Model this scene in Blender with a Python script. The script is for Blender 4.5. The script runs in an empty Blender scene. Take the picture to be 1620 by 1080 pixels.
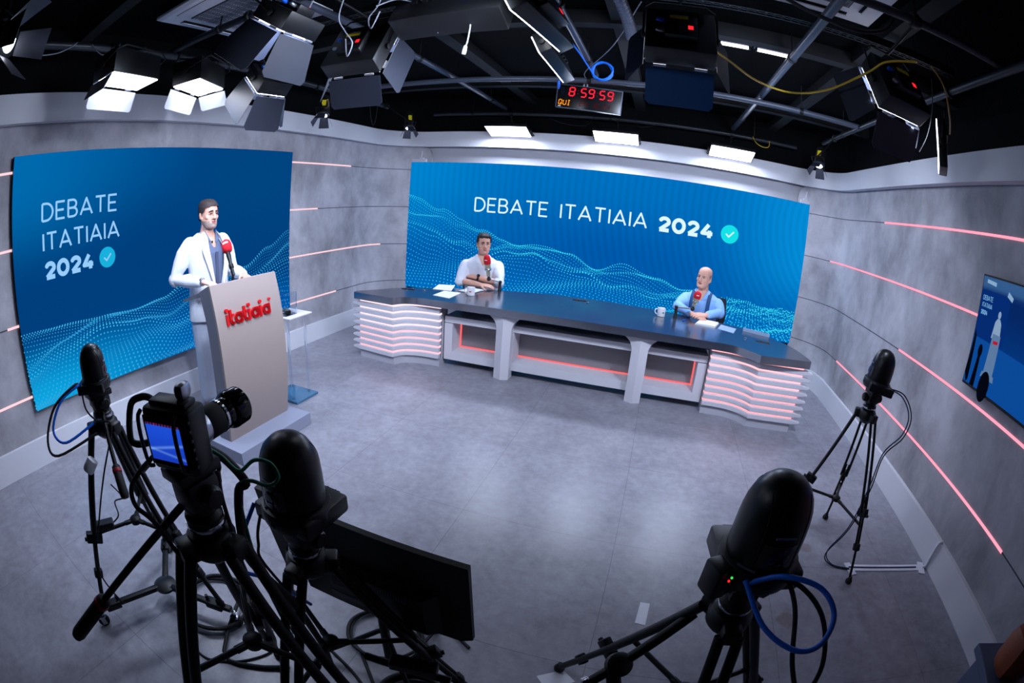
import bpy, bmesh, math, random
from mathutils import Vector, Matrix
random.seed(7)
S = bpy.context.scene
COL = S.collection
PI = math.pi
def V(*a): return Vector(a)
def lin(r, g, b):
    f = lambda c: (c/255/12.92) if c/255 <= .04045 else ((c/255+.055)/1.055)**2.4
    return (f(r), f(g), f(b))

# ------------------------------------------------------------------ camera, world, exposure
cd = bpy.data.cameras.new('camera')
cd.type = 'PANO'
for holder in [cd]+([cd.cycles] if hasattr(cd, "cycles") else []):
    try: holder.panorama_type = 'FISHEYE_EQUISOLID'
    except Exception: pass
    try: holder.fisheye_lens = 17.031
    except Exception: pass
    try: holder.fisheye_fov = PI
    except Exception: pass
cd.sensor_width = 36; cd.sensor_height = 24
cd.clip_start = .02
cam = bpy.data.objects.new('camera', cd); COL.objects.link(cam)
Rr = V(0.95213749, 0.29636907, 0.0748303); Ru = V(-0.15383514, 0.25305829, 0.95514201); Rf = V(-0.26413812, 0.92093804, -0.28653826)
cam.matrix_world = Matrix(((Rr.x, Ru.x, -Rf.x, 3.7782), (Rr.y, Ru.y, -Rf.y, -4.8245), (Rr.z, Ru.z, -Rf.z, 1.755), (0, 0, 0, 1)))
S.camera = cam
W = bpy.data.worlds.new('world'); S.world = W; W.use_nodes = True
W.node_tree.nodes['Background'].inputs[0].default_value = (.30, .36, .55, 1)
W.node_tree.nodes['Background'].inputs[1].default_value = .012
S.view_settings.view_transform = 'Standard'; S.view_settings.look = 'None'
S.view_settings.gamma = 1; S.view_settings.use_curve_mapping = False
S.view_settings.exposure = 0.0
S.cycles.max_bounces = 6; S.cycles.diffuse_bounces = 3; S.cycles.glossy_bounces = 3
S.cycles.transmission_bounces = 6; S.cycles.transparent_max_bounces = 8
S.cycles.caustics_reflective = False; S.cycles.caustics_refractive = False
S.cycles.sample_clamp_indirect = 4
COOL = (.66, .765, 1.0)

# ------------------------------------------------------------------ materials
MATS = {}
def mat(name, col, rough=.5, metal=0., noise=0., nscale=8., bump=0., bscale=60., emit=None, estr=0., trans=0., spec=.5, ior=1.45, sheen=0.):
    if name in MATS: return MATS[name]
    m = bpy.data.materials.new(name); m.use_nodes = True
    nt = m.node_tree; b = nt.nodes['Principled BSDF']
    c = lin(*col)
    b.inputs['Base Color'].default_value = (*c, 1)
    b.inputs['Roughness'].default_value = rough; b.inputs['Metallic'].default_value = metal
    b.inputs['Specular IOR Level'].default_value = spec; b.inputs['IOR'].default_value = ior
    if trans: b.inputs['Transmission Weight'].default_value = trans
    if sheen: b.inputs['Sheen Weight'].default_value = sheen
    if emit:
        b.inputs['Emission Color'].default_value = (*lin(*emit), 1); b.inputs['Emission Strength'].default_value = estr
    tc = None
    if noise or bump:
        tc = nt.nodes.new('ShaderNodeTexCoord')
    if noise:
        n = nt.nodes.new('ShaderNodeTexNoise'); n.inputs['Scale'].default_value = nscale; n.inputs['Detail'].default_value = 6
        n.inputs['Roughness'].default_value = .6
        nt.links.new(tc.outputs['Object'], n.inputs['Vector'])
        mx = nt.nodes.new('ShaderNodeMix'); mx.data_type = 'RGBA'
        mx.inputs[6].default_value = (*[x*(1-noise) for x in c], 1); mx.inputs[7].default_value = (*[min(1, x*(1+noise)) for x in c], 1)
        nt.links.new(n.outputs['Fac'], mx.inputs[0]); nt.links.new(mx.outputs[2], b.inputs['Base Color'])
    if bump:
        n2 = nt.nodes.new('ShaderNodeTexNoise'); n2.inputs['Scale'].default_value = bscale; n2.inputs['Detail'].default_value = 3
        nt.links.new(tc.outputs['Object'], n2.inputs['Vector'])
        bp = nt.nodes.new('ShaderNodeBump'); bp.inputs['Strength'].default_value = bump; bp.inputs['Distance'].default_value = .01
        nt.links.new(n2.outputs['Fac'], bp.inputs['Height']); nt.links.new(bp.outputs[0], b.inputs['Normal'])
    MATS[name] = m
    return m
def glow(name, col, strength):
    if name in MATS: return MATS[name]
    m = bpy.data.materials.new(name); m.use_nodes = True; nt = m.node_tree
    nt.nodes.clear(); o = nt.nodes.new('ShaderNodeOutputMaterial'); e = nt.nodes.new('ShaderNodeEmission')
    e.inputs[0].default_value = (*lin(*col), 1); e.inputs[1].default_value = strength
    nt.links.new(e.outputs[0], o.inputs[0]); MATS[name] = m
    return m
def attr_glow(name, strength, ripple=None):
    """a display's own picture: colours per point of the panel, with the fine interference rings of the LED wall"""
    m = bpy.data.materials.new(name); m.use_nodes = True; nt = m.node_tree
    nt.nodes.clear(); o = nt.nodes.new('ShaderNodeOutputMaterial'); e = nt.nodes.new('ShaderNodeEmission')
    a = nt.nodes.new('ShaderNodeAttribute'); a.attribute_name = 'picture'
    e.inputs[1].default_value = strength
    if ripple:
        tc = nt.nodes.new('ShaderNodeTexCoord'); mp = nt.nodes.new('ShaderNodeMapping'); mp.inputs['Location'].default_value = ripple[0]
        mp.inputs['Scale'].default_value = ripple[3]
        w = nt.nodes.new('ShaderNodeTexWave'); w.wave_type = 'RINGS'; w.rings_direction = 'SPHERICAL'
        w.inputs['Scale'].default_value = ripple[1]; w.inputs['Distortion'].default_value = .6; w.inputs['Detail Scale'].default_value = .4
        nt.links.new(tc.outputs['Object'], mp.inputs[0]); nt.links.new(mp.outputs[0], w.inputs['Vector'])
        mr = nt.nodes.new('ShaderNodeMapRange'); mr.inputs[3].default_value = 1-ripple[2]; mr.inputs[4].default_value = 1+ripple[2]
        nt.links.new(w.outputs['Fac'], mr.inputs[0])
        vm = nt.nodes.new('ShaderNodeVectorMath'); vm.operation = 'SCALE'
        nt.links.new(a.outputs['Color'], vm.inputs[0]); nt.links.new(mr.outputs[0], vm.inputs['Scale']); nt.links.new(vm.outputs[0], e.inputs[0])
    else:
        nt.links.new(a.outputs['Color'], e.inputs[0])
    nt.links.new(e.outputs[0], o.inputs[0])
    return m

def floor_material():
    m = bpy.data.materials.new('grey_vinyl_tile'); m.use_nodes = True; nt = m.node_tree; b = nt.nodes['Principled BSDF']
    N, L = nt.nodes.new, nt.links.new
    tc = N('ShaderNodeTexCoord')
    n1 = N('ShaderNodeTexNoise'); n1.inputs['Scale'].default_value = 3.2; n1.inputs['Detail'].default_value = 8; n1.inputs['Roughness'].default_value = .72
    n2 = N('ShaderNodeTexNoise'); n2.inputs['Scale'].default_value = 16; n2.inputs['Detail'].default_value = 6; n2.inputs['Roughness'].default_value = .7
    L(tc.outputs['Object'], n1.inputs[0]); L(tc.outputs['Object'], n2.inputs[0])
    ad = N('ShaderNodeMath'); ad.operation = 'ADD'; L(n1.outputs['Fac'], ad.inputs[0]); L(n2.outputs['Fac'], ad.inputs[1])
    cr = N('ShaderNodeValToRGB'); e = cr.color_ramp.elements
    e[0].position = .34; e[0].color = (*lin(118, 116, 126), 1); e[1].position = .66; e[1].color = (*lin(158, 158, 168), 1)
    hm = N('ShaderNodeMath'); hm.operation = 'MULTIPLY'; hm.inputs[1].default_value = .5; L(ad.outputs[0], hm.inputs[0]); L(hm.outputs[0], cr.inputs[0])
    sx = N('ShaderNodeSeparateXYZ'); L(tc.outputs['Object'], sx.inputs[0])
    def line(out, off, per):
        a = N('ShaderNodeMath'); a.operation = 'SUBTRACT'; L(out, a.inputs[0]); a.inputs[1].default_value = off - per*20 - per/2
        f = N('ShaderNodeMath'); f.operation = 'MODULO'; L(a.outputs[0], f.inputs[0]); f.inputs[1].default_value = per
        s = N('ShaderNodeMath'); s.operation = 'SUBTRACT'; L(f.outputs[0], s.inputs[0]); s.inputs[1].default_value = per/2
        ab = N('ShaderNodeMath'); ab.operation = 'ABSOLUTE'; L(s.outputs[0], ab.inputs[0])
        lt = N('ShaderNodeMath'); lt.operation = 'LESS_THAN'; L(ab.outputs[0], lt.inputs[0]); lt.inputs[1].default_value = .0016
        return lt
    l1 = line(sx.outputs[0], 3.8439, .9087); l2 = line(sx.outputs[1], -2.6475, .9115)
    mxm = N('ShaderNodeMath'); mxm.operation = 'MAXIMUM'; L(l1.outputs[0], mxm.inputs[0]); L(l2.outputs[0], mxm.inputs[1])
    sc = N('ShaderNodeMath'); sc.operation = 'MULTIPLY'; sc.inputs[1].default_value = .55; L(mxm.outputs[0], sc.inputs[0])
    mx = N('ShaderNodeMix'); mx.data_type = 'RGBA'; L(sc.outputs[0], mx.inputs[0]); L(cr.outputs[0], mx.inputs[6]); mx.inputs[7].default_value = (*lin(60, 60, 66), 1)
    last = mx.outputs[2]
    for (x, y, rad) in ((5.09, -2.45, .05), (4.84, -3.11, .06)):   # scuffed, stained spots
        vd = N('ShaderNodeVectorMath'); vd.operation = 'DISTANCE'; L(tc.outputs['Object'], vd.inputs[0]); vd.inputs[1].default_value = (x, y, 0)
        wob = N('ShaderNodeMath'); wob.operation = 'MULTIPLY_ADD'; L(n2.outputs['Fac'], wob.inputs[0]); wob.inputs[1].default_value = .12; L(vd.outputs['Value'], wob.inputs[2])
        mr = N('ShaderNodeMapRange'); L(wob.outputs[0], mr.inputs[0]); mr.inputs[1].default_value = rad+.07; mr.inputs[2].default_value = rad+.04
        mr.inputs[3].default_value = 0; mr.inputs[4].default_value = .5
        m2 = N('ShaderNodeMix'); m2.data_type = 'RGBA'; L(mr.outputs[0], m2.inputs[0]); L(last, m2.inputs[6]); m2.inputs[7].default_value = (*lin(112, 88, 80), 1)
        last = m2.outputs[2]
    L(last, b.inputs['Base Color'])
    rr = N('ShaderNodeMapRange'); L(n2.outputs['Fac'], rr.inputs[0]); rr.inputs[3].default_value = .27; rr.inputs[4].default_value = .40
    L(rr.outputs[0], b.inputs['Roughness']); b.inputs['Specular IOR Level'].default_value = .45
    n3 = N('ShaderNodeTexNoise'); n3.inputs['Scale'].default_value = 90; n3.inputs['Detail'].default_value = 4; L(tc.outputs['Object'], n3.inputs[0])
    bp = N('ShaderNodeBump'); bp.inputs['Strength'].default_value = .06; bp.inputs['Distance'].default_value = .003
    L(n3.outputs['Fac'], bp.inputs['Height']); L(bp.outputs[0], b.inputs['Normal'])
    return m
def concrete_material(name, lo, hi):
    m = bpy.data.materials.new(name); m.use_nodes = True; nt = m.node_tree; b = nt.nodes['Principled BSDF']
    N, L = nt.nodes.new, nt.links.new
    tc = N('ShaderNodeTexCoord'); mp = N('ShaderNodeMapping'); mp.inputs['Scale'].default_value = (1.15, 1.15, .85); L(tc.outputs['Object'], mp.inputs[0])
    n1 = N('ShaderNodeTexNoise'); n1.inputs['Scale'].default_value = 1.5; n1.inputs['Detail'].default_value = 9; n1.inputs['Roughness'].default_value = .58; n1.inputs['Distortion'].default_value = .25
    n2 = N('ShaderNodeTexNoise'); n2.inputs['Scale'].default_value = 9; n2.inputs['Detail'].default_value = 8; n2.inputs['Roughness'].default_value = .7
    L(mp.outputs[0], n1.inputs[0]); L(mp.outputs[0], n2.inputs[0])
    ad = N('ShaderNodeMath'); ad.operation = 'MULTIPLY_ADD'; L(n2.outputs['Fac'], ad.inputs[0]); ad.inputs[1].default_value = .22
    h = N('ShaderNodeMath'); h.operation = 'MULTIPLY'; h.inputs[1].default_value = .82; L(n1.outputs['Fac'], h.inputs[0]); L(h.outputs[0], ad.inputs[2])
    cr = N('ShaderNodeValToRGB'); e = cr.color_ramp.elements
    e[0].position = .36; e[0].color = (*lin(*lo), 1); e[1].position = .68; e[1].color = (*lin(*hi), 1)
    L(ad.outputs[0], cr.inputs[0]); L(cr.outputs[0], b.inputs['Base Color'])
    b.inputs['Roughness'].default_value = .62; b.inputs['Specular IOR Level'].default_value = .35
    bp = N('ShaderNodeBump'); bp.inputs['Strength'].default_value = .15; bp.inputs['Distance'].default_value = .01
    L(n2.outputs['Fac'], bp.inputs['Height']); L(bp.outputs[0], b.inputs['Normal'])
    return m

M_FLOOR = floor_material()
M_CONC = concrete_material('concrete_finish', (128, 126, 131), (190, 188, 194))
M_BLACKWALL = mat('black_paint', (4, 4, 6), .85, spec=.15, noise=.2)
M_CEIL = mat('black_ceiling', (3, 3, 4), .9, spec=.1, noise=.25, nscale=3)
M_TRIM = mat('light_grey_laminate', (214, 214, 220), .5, noise=.04, nscale=5)
M_BACKW = mat('pale_grey_wall', (190, 190, 198), .6, noise=.05, nscale=3)
M_SEAM = mat('dark_joint', (62, 62, 70), .8)
M_WHITE = mat('white_laminate', (214, 212, 218), .45, noise=.03)
M_PLINTH = mat('plinth_grey', (188, 187, 195), .5, noise=.03)
M_DESK = mat('dark_slate_laminate', (33, 42, 60), .18, noise=.08, nscale=14, spec=1., ior=2.7)
M_INFILL = mat('grey_infill', (136, 132, 136), .6, noise=.05)
M_TAUPE = mat('taupe_lacquer', (162, 146, 139), .42, noise=.03, nscale=4)
M_TAUPE_SIDE = mat('slate_grey_lacquer', (124, 124, 136), .5, noise=.03)
M_PAD = mat('blue_grey_plinth', (146, 150, 168), .5, noise=.04)
M_RED = mat('red_acrylic', (214, 10, 18), .3)
M_BLACK = mat('black_plastic', (11, 12, 14), .42, noise=.2, nscale=20)
M_BLACKM = mat('matte_black_metal', (9, 10, 12), .5, spec=.35)
M_GLOSS = mat('gloss_black', (9, 10, 13), .13, spec=.6)
M_RUBBER = mat('black_rubber', (13, 13, 15), .7)
M_STEEL = mat('dark_steel', (70, 74, 86), .38, metal=.7, noise=.15)
M_CHROME = mat('chrome', (200, 205, 212), .16, metal=1.)
M_SILVER = mat('brushed_silver', (176, 180, 190), .32, metal=.85)
M_GUN = mat('gunmetal_paint', (74, 80, 98), .42, noise=.08)
M_FLAP = mat('black_barn_door', (38, 42, 54), .45, noise=.12)
M_ACWHITE = mat('white_abs', (240, 241, 248), .5, noise=.03)
M_ACGREY = mat('grille_grey', (170, 172, 184), .6)
M_BLUEC = mat('blue_cable', (22, 112, 236), .4)
M_BLUEP = mat('blue_connector', (16, 96, 220), .35)
M_YEL = mat('yellow_sticker', (214, 196, 22), .6)
M_YELC = mat('yellow_cable', (206, 172, 40), .5)
M_GREENC = mat('green_cable', (10, 110, 80), .5)
M_GREYC = mat('grey_cable', (150, 154, 166), .5)
M_TAPE = mat('white_tape', (226, 228, 236), .6, noise=.06, nscale=30)
M_PAPER = mat('paper', (232, 234, 240), .7)
M_PAPERG = mat('grey_sheet', (150, 172, 200), .5)
M_MUG = mat('white_ceramic', (236, 236, 240), .18)
M_FOAMR = mat('red_foam', (206, 14, 34), .85, bump=.3, bscale=300)
M_ACRYL = mat('clear_acrylic', (240, 246, 252), .02, trans=1., ior=1.06)
M_TINT = mat('blue_tinted_glass', (96, 150, 190), .08, trans=.5, ior=1.4)
M_TALLY = glow('red_tally', (255, 30, 40), 1.6)
M_TALLYG = glow('green_tally', (60, 220, 90), 1.2)
M_PANEL = glow('led_panel_white', (236, 240, 255), 14.)
M_TUBE = glow('fluorescent_white', (240, 232, 255), 5.)
M_NEON = glow('pink_led_strip', (255, 150, 172), 1.35)
M_NEONL = glow('pale_pink_led_strip', (255, 210, 218), 1.1)
M_NEONS = glow('shelf_led_strip', (255, 172, 182), 1.7)
M_NEONF = glow('red_frame_led', (255, 104, 106), 1.15)

# ------------------------------------------------------------------ mesh builder
class MB:
    def __init__(s): s.v = []; s.f = []; s.m = []; s.cur = 0
    def add(s, vs, fs):
        o = len(s.v); s.v += [Vector(p) for p in vs]
        s.f += [tuple(o+i for i in f) for f in fs]; s.m += [s.cur]*len(fs); return s
    def box(s, c, d, rot=None, bev=0.):
        x, y, z = d[0]/2, d[1]/2, d[2]/2; c = Vector(c)
        if bev <= 0:
            vs = [V(i*x, j*y, k*z) for k in (-1, 1) for j in (-1, 1) for i in (-1, 1)]
            fs = [(0, 2, 3, 1), (4, 5, 7, 6), (0, 1, 5, 4), (2, 6, 7, 3), (0, 4, 6, 2), (1, 3, 7, 5)]
        else:
            b = min(bev, x, y, z); vs = []; fs = []
            bm = bmesh.new(); bmesh.ops.create_cube(bm, size=1)
            for v in bm.verts: v.co = V(v.co.x*2*x, v.co.y*2*y, v.co.z*2*z)
            bmesh.ops.bevel(bm, geom=bm.edges[:], offset=b*.98, segments=2, affect='EDGES', profile=.5)
            bm.verts.index_update()
            vs = [v.co.copy() for v in bm.verts]; fs = [tuple(v.index for v in f.verts) for f in bm.faces]; bm.free()
        if rot is not None: vs = [rot @ v for v in vs]
        return s.add([c+v for v in vs], fs)
    def rings(s, rings, cap0=True, cap1=True, closed=True):
        n = len(rings[0]); vs = [p for r in rings for p in r]; fs = []
        for i in range(len(rings)-1):
            for j in range(n if closed else n-1):
                a = i*n+j; b = i*n+(j+1) % n
                fs.append((a, b, b+n, a+n))
        if cap0: fs.append(tuple(range(n-1, -1, -1)))
        if cap1: fs.append(tuple((len(rings)-1)*n+j for j in range(n)))
        return s.add(vs, fs)
    def cone(s, p0, p1, r0, r1=None, n=12, cap=True):
        if r1 is None: r1 = r0
        p0, p1 = Vector(p0), Vector(p1); d = (p1-p0)
        if d.length < 1e-6: return s
        d.normalize(); a = d.orthogonal().normalized(); b = d.cross(a)
        rg = [[p+(a*math.cos(2*PI*j/n)+b*math.sin(2*PI*j/n))*r for j in range(n)] for p, r in ((p0, r0), (p1, r1))]
        return s.rings(rg, cap, cap)
    def tube(s, pts, r, n=8, smooth=0, cap=True):
        pts = [Vector(p) for p in pts]
        for _ in range(smooth):
            q = [pts[0]]
            for a, b in zip(pts, pts[1:]): q += [a*.75+b*.25, a*.25+b*.75]
            pts = q+[pts[-1]]
        q = [pts[0]]
        for p in pts[1:]:
            if (p-q[-1]).length > 1e-5: q.append(p)
        pts = q
        rs = r if isinstance(r, (list, tuple)) else [r]*len(pts)
        t = (pts[1]-pts[0]).normalized(); a = t.orthogonal().normalized(); rg = []
        for i, p in enumerate(pts):
            if i == 0: t2 = (pts[1]-p)
            elif i == len(pts)-1: t2 = (p-pts[i-1])
            else: t2 = (pts[i+1]-p).normalized()+(p-pts[i-1]).normalized()
            t2 = t2.normalized() if t2.length > 1e-6 else t
            a = (a-t2*a.dot(t2)); a = a.normalized() if a.length > 1e-6 else t2.orthogonal().normalized()
            b = t2.cross(a); t = t2
            rg.append([p+(a*math.cos(2*PI*j/n)+b*math.sin(2*PI*j/n))*rs[min(i, len(rs)-1)] for j in range(n)])
        return s.rings(rg, cap, cap)
    def lathe(s, prof, o=(0, 0, 0), ax=(0, 0, 1), n=24, sx=1., ref=None, ang=(0, 2*PI)):
        o = Vector(o); ax = Vector(ax).normalized()
        a = Vector(ref) if ref is not None else (V(1, 0, 0) if abs(ax.z) > .9 else ax.orthogonal())
        a = (a-ax*a.dot(ax)).normalized(); b = ax.cross(a)
        full = abs(ang[1]-ang[0]-2*PI) < 1e-6
        k = n if full else n+1
        rg = []
        for r, h in prof:
            r = max(r, 1e-4)
            rg.append([o+ax*h+(a*math.cos(ang[0]+(ang[1]-ang[0])*j/n)*sx+b*math.sin(ang[0]+(ang[1]-ang[0])*j/n))*r for j in range(k)])
        return s.rings(rg, full, full, closed=full)
    def ball(s, c, r, sc=(1, 1, 1), n=14, rot=None):
        c = Vector(c); rg = []
        h = max(6, n//2+1)
        for i in range(h+1):
            t = PI*i/h; rr = max(math.sin(t), .002)
            ring = [V(math.cos(2*PI*j/n)*rr*r*sc[0], math.sin(2*PI*j/n)*rr*r*sc[1], -math.cos(t)*r*sc[2]) for j in range(n)]
            if rot is not None: ring = [rot @ p for p in ring]
            rg.append([c+p for p in ring])
        return s.rings(rg)
    def prism(s, poly, o, u, v, w):
        """polygon of (a,b) in the plane o + a*u + b*v, thickened along w"""
        o, u, v, w = Vector(o), Vector(u), Vector(v), Vector(w)
        p0 = [o+u*a+v*b for a, b in poly]; p1 = [p+w for p in p0]; n = len(poly)
        fs = [tuple(range(n-1, -1, -1)), tuple(range(n, 2*n))]+[(i, (i+1) % n, n+(i+1) % n, n+i) for i in range(n)]
        return s.add(p0+p1, fs)
    def build(s, name, m, parent=None, smooth=None, world=False, kind=None):
        me = bpy.data.meshes.new(name)
        vs = s.v
        if world and parent is not None:
            inv = ROOTM.get(parent.name, Matrix()).inverted(); vs = [inv @ p for p in vs]
        me.from_pydata([tuple(p) for p in vs], [], s.f)
        ms = m if isinstance(m, (list, tuple)) else [m]
        for x in ms: me.materials.append(x)
        if len(ms) > 1: me.polygons.foreach_set('material_index', s.m)
        me.validate()
        bm = bmesh.new(); bm.from_mesh(me); bmesh.ops.recalc_face_normals(bm, faces=bm.faces); bm.to_mesh(me); bm.free()
        if smooth is not None:
            try:
                me.polygons.foreach_set('use_smooth', [True]*len(me.polygons)); me.set_sharp_from_angle(angle=math.radians(smooth))
            except Exception: pass
        o = bpy.data.objects.new(name, me); COL.objects.link(o)
        if parent is not None:
            o.parent = parent
            if parent.name in ROOTM: ROOTM[o.name] = ROOTM[parent.name]
        if kind: o['kind'] = kind
        return o
ROOTM = {}
def tag(o, label, cat=None, group=None):
    o['label'] = label
    if cat: o['category'] = cat
    if group: o['group'] = group
    return o
def thing(name, label, cat, loc=(0, 0, 0), rotz=0., group=None, mtx=None):
    o = bpy.data.objects.new(name, None); COL.objects.link(o)
    o.empty_display_size = .1
    mm = mtx if mtx is not None else Matrix.Translation(Vector(loc)) @ Matrix.Rotation(rotz, 4, 'Z')
    o.matrix_world = mm; ROOTM[o.name] = mm
    return tag(o, label, cat, group)
def struct(mb, name, m, parent=None, smooth=None):
    o = mb.build(name, m, parent, smooth); o['kind'] = 'structure'; return o
def frame_to(n, up=(0, 0, 1)):
    """rotation whose local -Y looks along n (front of a fixture), local Z near up"""
    f = Vector(n).normalized(); u = Vector(up); r = u.cross(-f)
    if r.length < 1e-4: r = V(1, 0, 0)
    r.normalize(); u = (-f).cross(r)
    return Matrix(((r.x, -f.x, u.x), (r.y, -f.y, u.y), (r.z, -f.z, u.z)))
def area_light(parent, name, loc, direction, sx, sy, energy, col=COOL, spread=PI):
    l = bpy.data.lights.new(name, 'AREA'); l.shape = 'RECTANGLE'; l.size = sx; l.size_y = sy; l.energy = energy; l.color = col; l.spread = spread
    o = bpy.data.objects.new(name, l); COL.objects.link(o)
    q = Vector(direction).to_track_quat('-Z', 'Z')
    mw = Matrix.Translation(Vector(loc)) @ q.to_matrix().to_4x4()
    if parent is not None:
        o.parent = parent; o.matrix_local = ROOTM[parent.name].inverted() @ mw
    else: o.matrix_world = mw
    return o

# ------------------------------------------------------------------ the room
RW = 6.109                                            # right wall
def wall_path(off, x_end=None):
    """plan of the set wall: left wall, rounded corner, back, rounded corner, right wall (off = towards the room)"""
    R = .70; r = R-off; p = [V(off, -6.2, 0)]
    for k in range(13):
        a = PI-PI/2*k/12; p.append(V(R+r*math.cos(a), .60+r*math.sin(a), 0))
    for k in range(13):
        a = PI/2-PI/2*k/12; p.append(V(RW-R+r*math.cos(a), .60+r*math.sin(a), 0))
    p.append(V(RW-off, -6.2, 0)); return p
def ribbon(mb, path, z0, z1, t=None):
    """vertical sheet along a plan path; t = second path for thickness"""
    if t is None:
        n = len(path); vs = [p+V(0, 0, z0) for p in path]+[p+V(0, 0, z1) for p in path]
        return mb.add(vs, [(i, i+1, n+i+1, n+i) for i in range(n-1)])
    rg = [[a+V(0, 0, z0), a+V(0, 0, z1), b+V(0, 0, z1), b+V(0, 0, z0)] for a, b in zip(path, t)]
    return mb.rings(rg)
fl = MB().box((3.05, -2.2, -.05), (7.4, 8.2, .1)); struct(fl, 'floor', M_FLOOR)
ce = MB().box((3.05, -2.2, 3.23), (7.4, 8.2, .1)); struct(ce, 'ceiling', M_CEIL)
struct(MB().box((3.05, -6.27, 1.59), (6.5, .1, 3.18)), 'wall_rear', M_BLACKWALL)
inner, outer = wall_path(0), wall_path(-.06)
half = len(inner)//2
def corner_panel(pts, outs, zt):
    """concrete-finish wall with its free end rounded off at the top"""
    mb = MB(); n = len(pts); end = pts[-1]
    rg = []
    for a, b in zip(pts, outs):
        d = (a-end).length; rr = .17
        z1 = zt if d > rr else zt-rr+math.sqrt(max(0, rr*rr-(rr-d)**2))
        rg.append([a, a+V(0, 0, z1), b+V(0, 0, z1), b])
    return mb.rings(rg)
def dense_end(pts, L=.0):
    out = list(pts)
    a, b = out[-2], out[-1]
    d = (b-a).length
    k = [1-(1-i/8)**2 for i in range(1, 8)]
    return out[:-1]+[a+(b-a)*t for t in k]+[b]
def offpath(path, o):
    res = []
    for i, p in enumerate(path):
        t = (path[min(i+1, len(path)-1)]-path[max(i-1, 0)]).normalized(); res.append(p+V(-t.y, t.x, 0)*o)
    return res
left_end = .66; right_end = RW-.53
lp = [p for p in inner[:half] if p.x <= left_end-.02]; last = lp[-1]
lp = lp+[last+(V(left_end, 1.298, 0)-last)*t for t in (.15, .3, .45, .6, .72, .82, .9, .96, 1)]
rp = [p for p in inner[half:] if p.x >= right_end+.02]; first = rp[0]
rp = [first+(V(right_end, 1.298, 0)-first)*t for t in (1, .96, .9, .82, .72, .6, .45, .3, .15)]+rp
wl = struct(corner_panel(lp, offpath(lp, .05), 2.48), 'wall_left', M_CONC, smooth=40)
rpr = rp[::-1]
wr = struct(corner_panel(rpr, offpath(rpr, -.05), 2.48), 'wall_right', M_CONC, smooth=40)
struct(MB().box((3.05, 1.40, 1.59), (6.2, .06, 3.18)), 'wall_back', M_BACKW)
ub = MB(); up = wall_path(.012)
ribbon(ub, up, 2.60, 3.18); struct(ub, 'wall_upper', M_BLACKWALL)
SEAMS = (2.130, 1.5934, 1.0598, .5312)
for w, path in ((wl, lp), (wr, rpr)):
    sgn = -1 if w is wl else 1
    a = offpath(path, sgn*.0015); b = offpath(path, -sgn*.004); mb = MB()
    for z in SEAMS: ribbon(mb, a, z-.004, z+.004, b)
    struct(mb, 'seam', M_SEAM, w)
# the fascia that rings the set
fa = MB(); ribbon(fa, wall_path(.10), 2.46, 2.672, wall_path(.014)); struct(fa, 'trim_1', M_TRIM, smooth=40)
lb = [p for p in inner[:half]]
bl = MB()
def base_path(o): return [p for p in wall_path(o)]
pa, pb = base_path(.03), base_path(-.0)
ribbon(bl, pa[:half], 0, .2165, pb[:half]); struct(bl, 'baseboard_left', M_TRIM, smooth=40)
bl = MB(); pa, pb = base_path(.035), base_path(0)
ribbon(bl, pa[half:], 0, .2165, pb[half:]); struct(bl, 'baseboard_right', M_TRIM, smooth=40)

# LED strips let into the wall joints
def strip(label, pts, z, m, h=.0085, group=None):
    a = [Vector(p) for p in pts]
    mb = MB(); 
    cpath = offpath(a, -.006); bpath = offpath(a, .003)
    ribbon(mb, cpath, z-h, z+h, bpath)
    o = mb.build('led_strip_light', m); tag(o, label, 'light strip', group or 'led strips in the wall joints'); return o
def left_run(y0, y1):
    p = [V(0, y0, 0)]
    if y1 <= .6: return p+[V(0, y1, 0)]
    p.append(V(0, .6, 0)); k = 1
    while True:
        a = PI-PI/2*k/12; q = V(.7+.7*math.cos(a), .6+.7*math.sin(a), 0)
        if q.y > y1 or k > 12: break
        p.append(q); k += 1
    return p
def right_run(y0, y1):
    p = []
    if y0 > .6:
        for k in range(12, 0, -1):
            a = PI/2*k/12; q = V(RW-.7+.7*math.cos(a), .6+.7*math.sin(a), 0)
            if q.y <= y0: p.append(q)
        p.append(V(RW, .6, 0))
    else: p.append(V(RW, y0, 0))
    return p+[V(RW, y1, 0)]
strip('long pale pink light strip on the left wall, topmost, level with the screen top', left_run(-6, .288), SEAMS[0], M_NEONL)
strip('pale pink light strip on the left wall, second from the top', left_run(-6, -.35), SEAMS[1], M_NEONL)
strip('pale pink light strip on the left wall, third from the top, running into the corner', left_run(-4.19, .95), SEAMS[2], M_NEONL)
strip('pink light strip on the left wall, lowest, passing behind the screen foot', left_run(-6, .044), SEAMS[3], M_NEONL)
strip('red light strip on the right wall, topmost, above the television', right_run(-.318, -6), SEAMS[0], M_NEON)
strip('red light strip on the right wall, second from top, meeting the television edge', right_run(1.0, -6), SEAMS[1], M_NEON)
strip('red light strip on the right wall passing just below the television', right_run(-1.058, -6), SEAMS[2], M_NEON)
strip('red light strip on the right wall, lowest, behind the small tripod', right_run(.339, -3.217), SEAMS[3], M_NEON)
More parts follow.
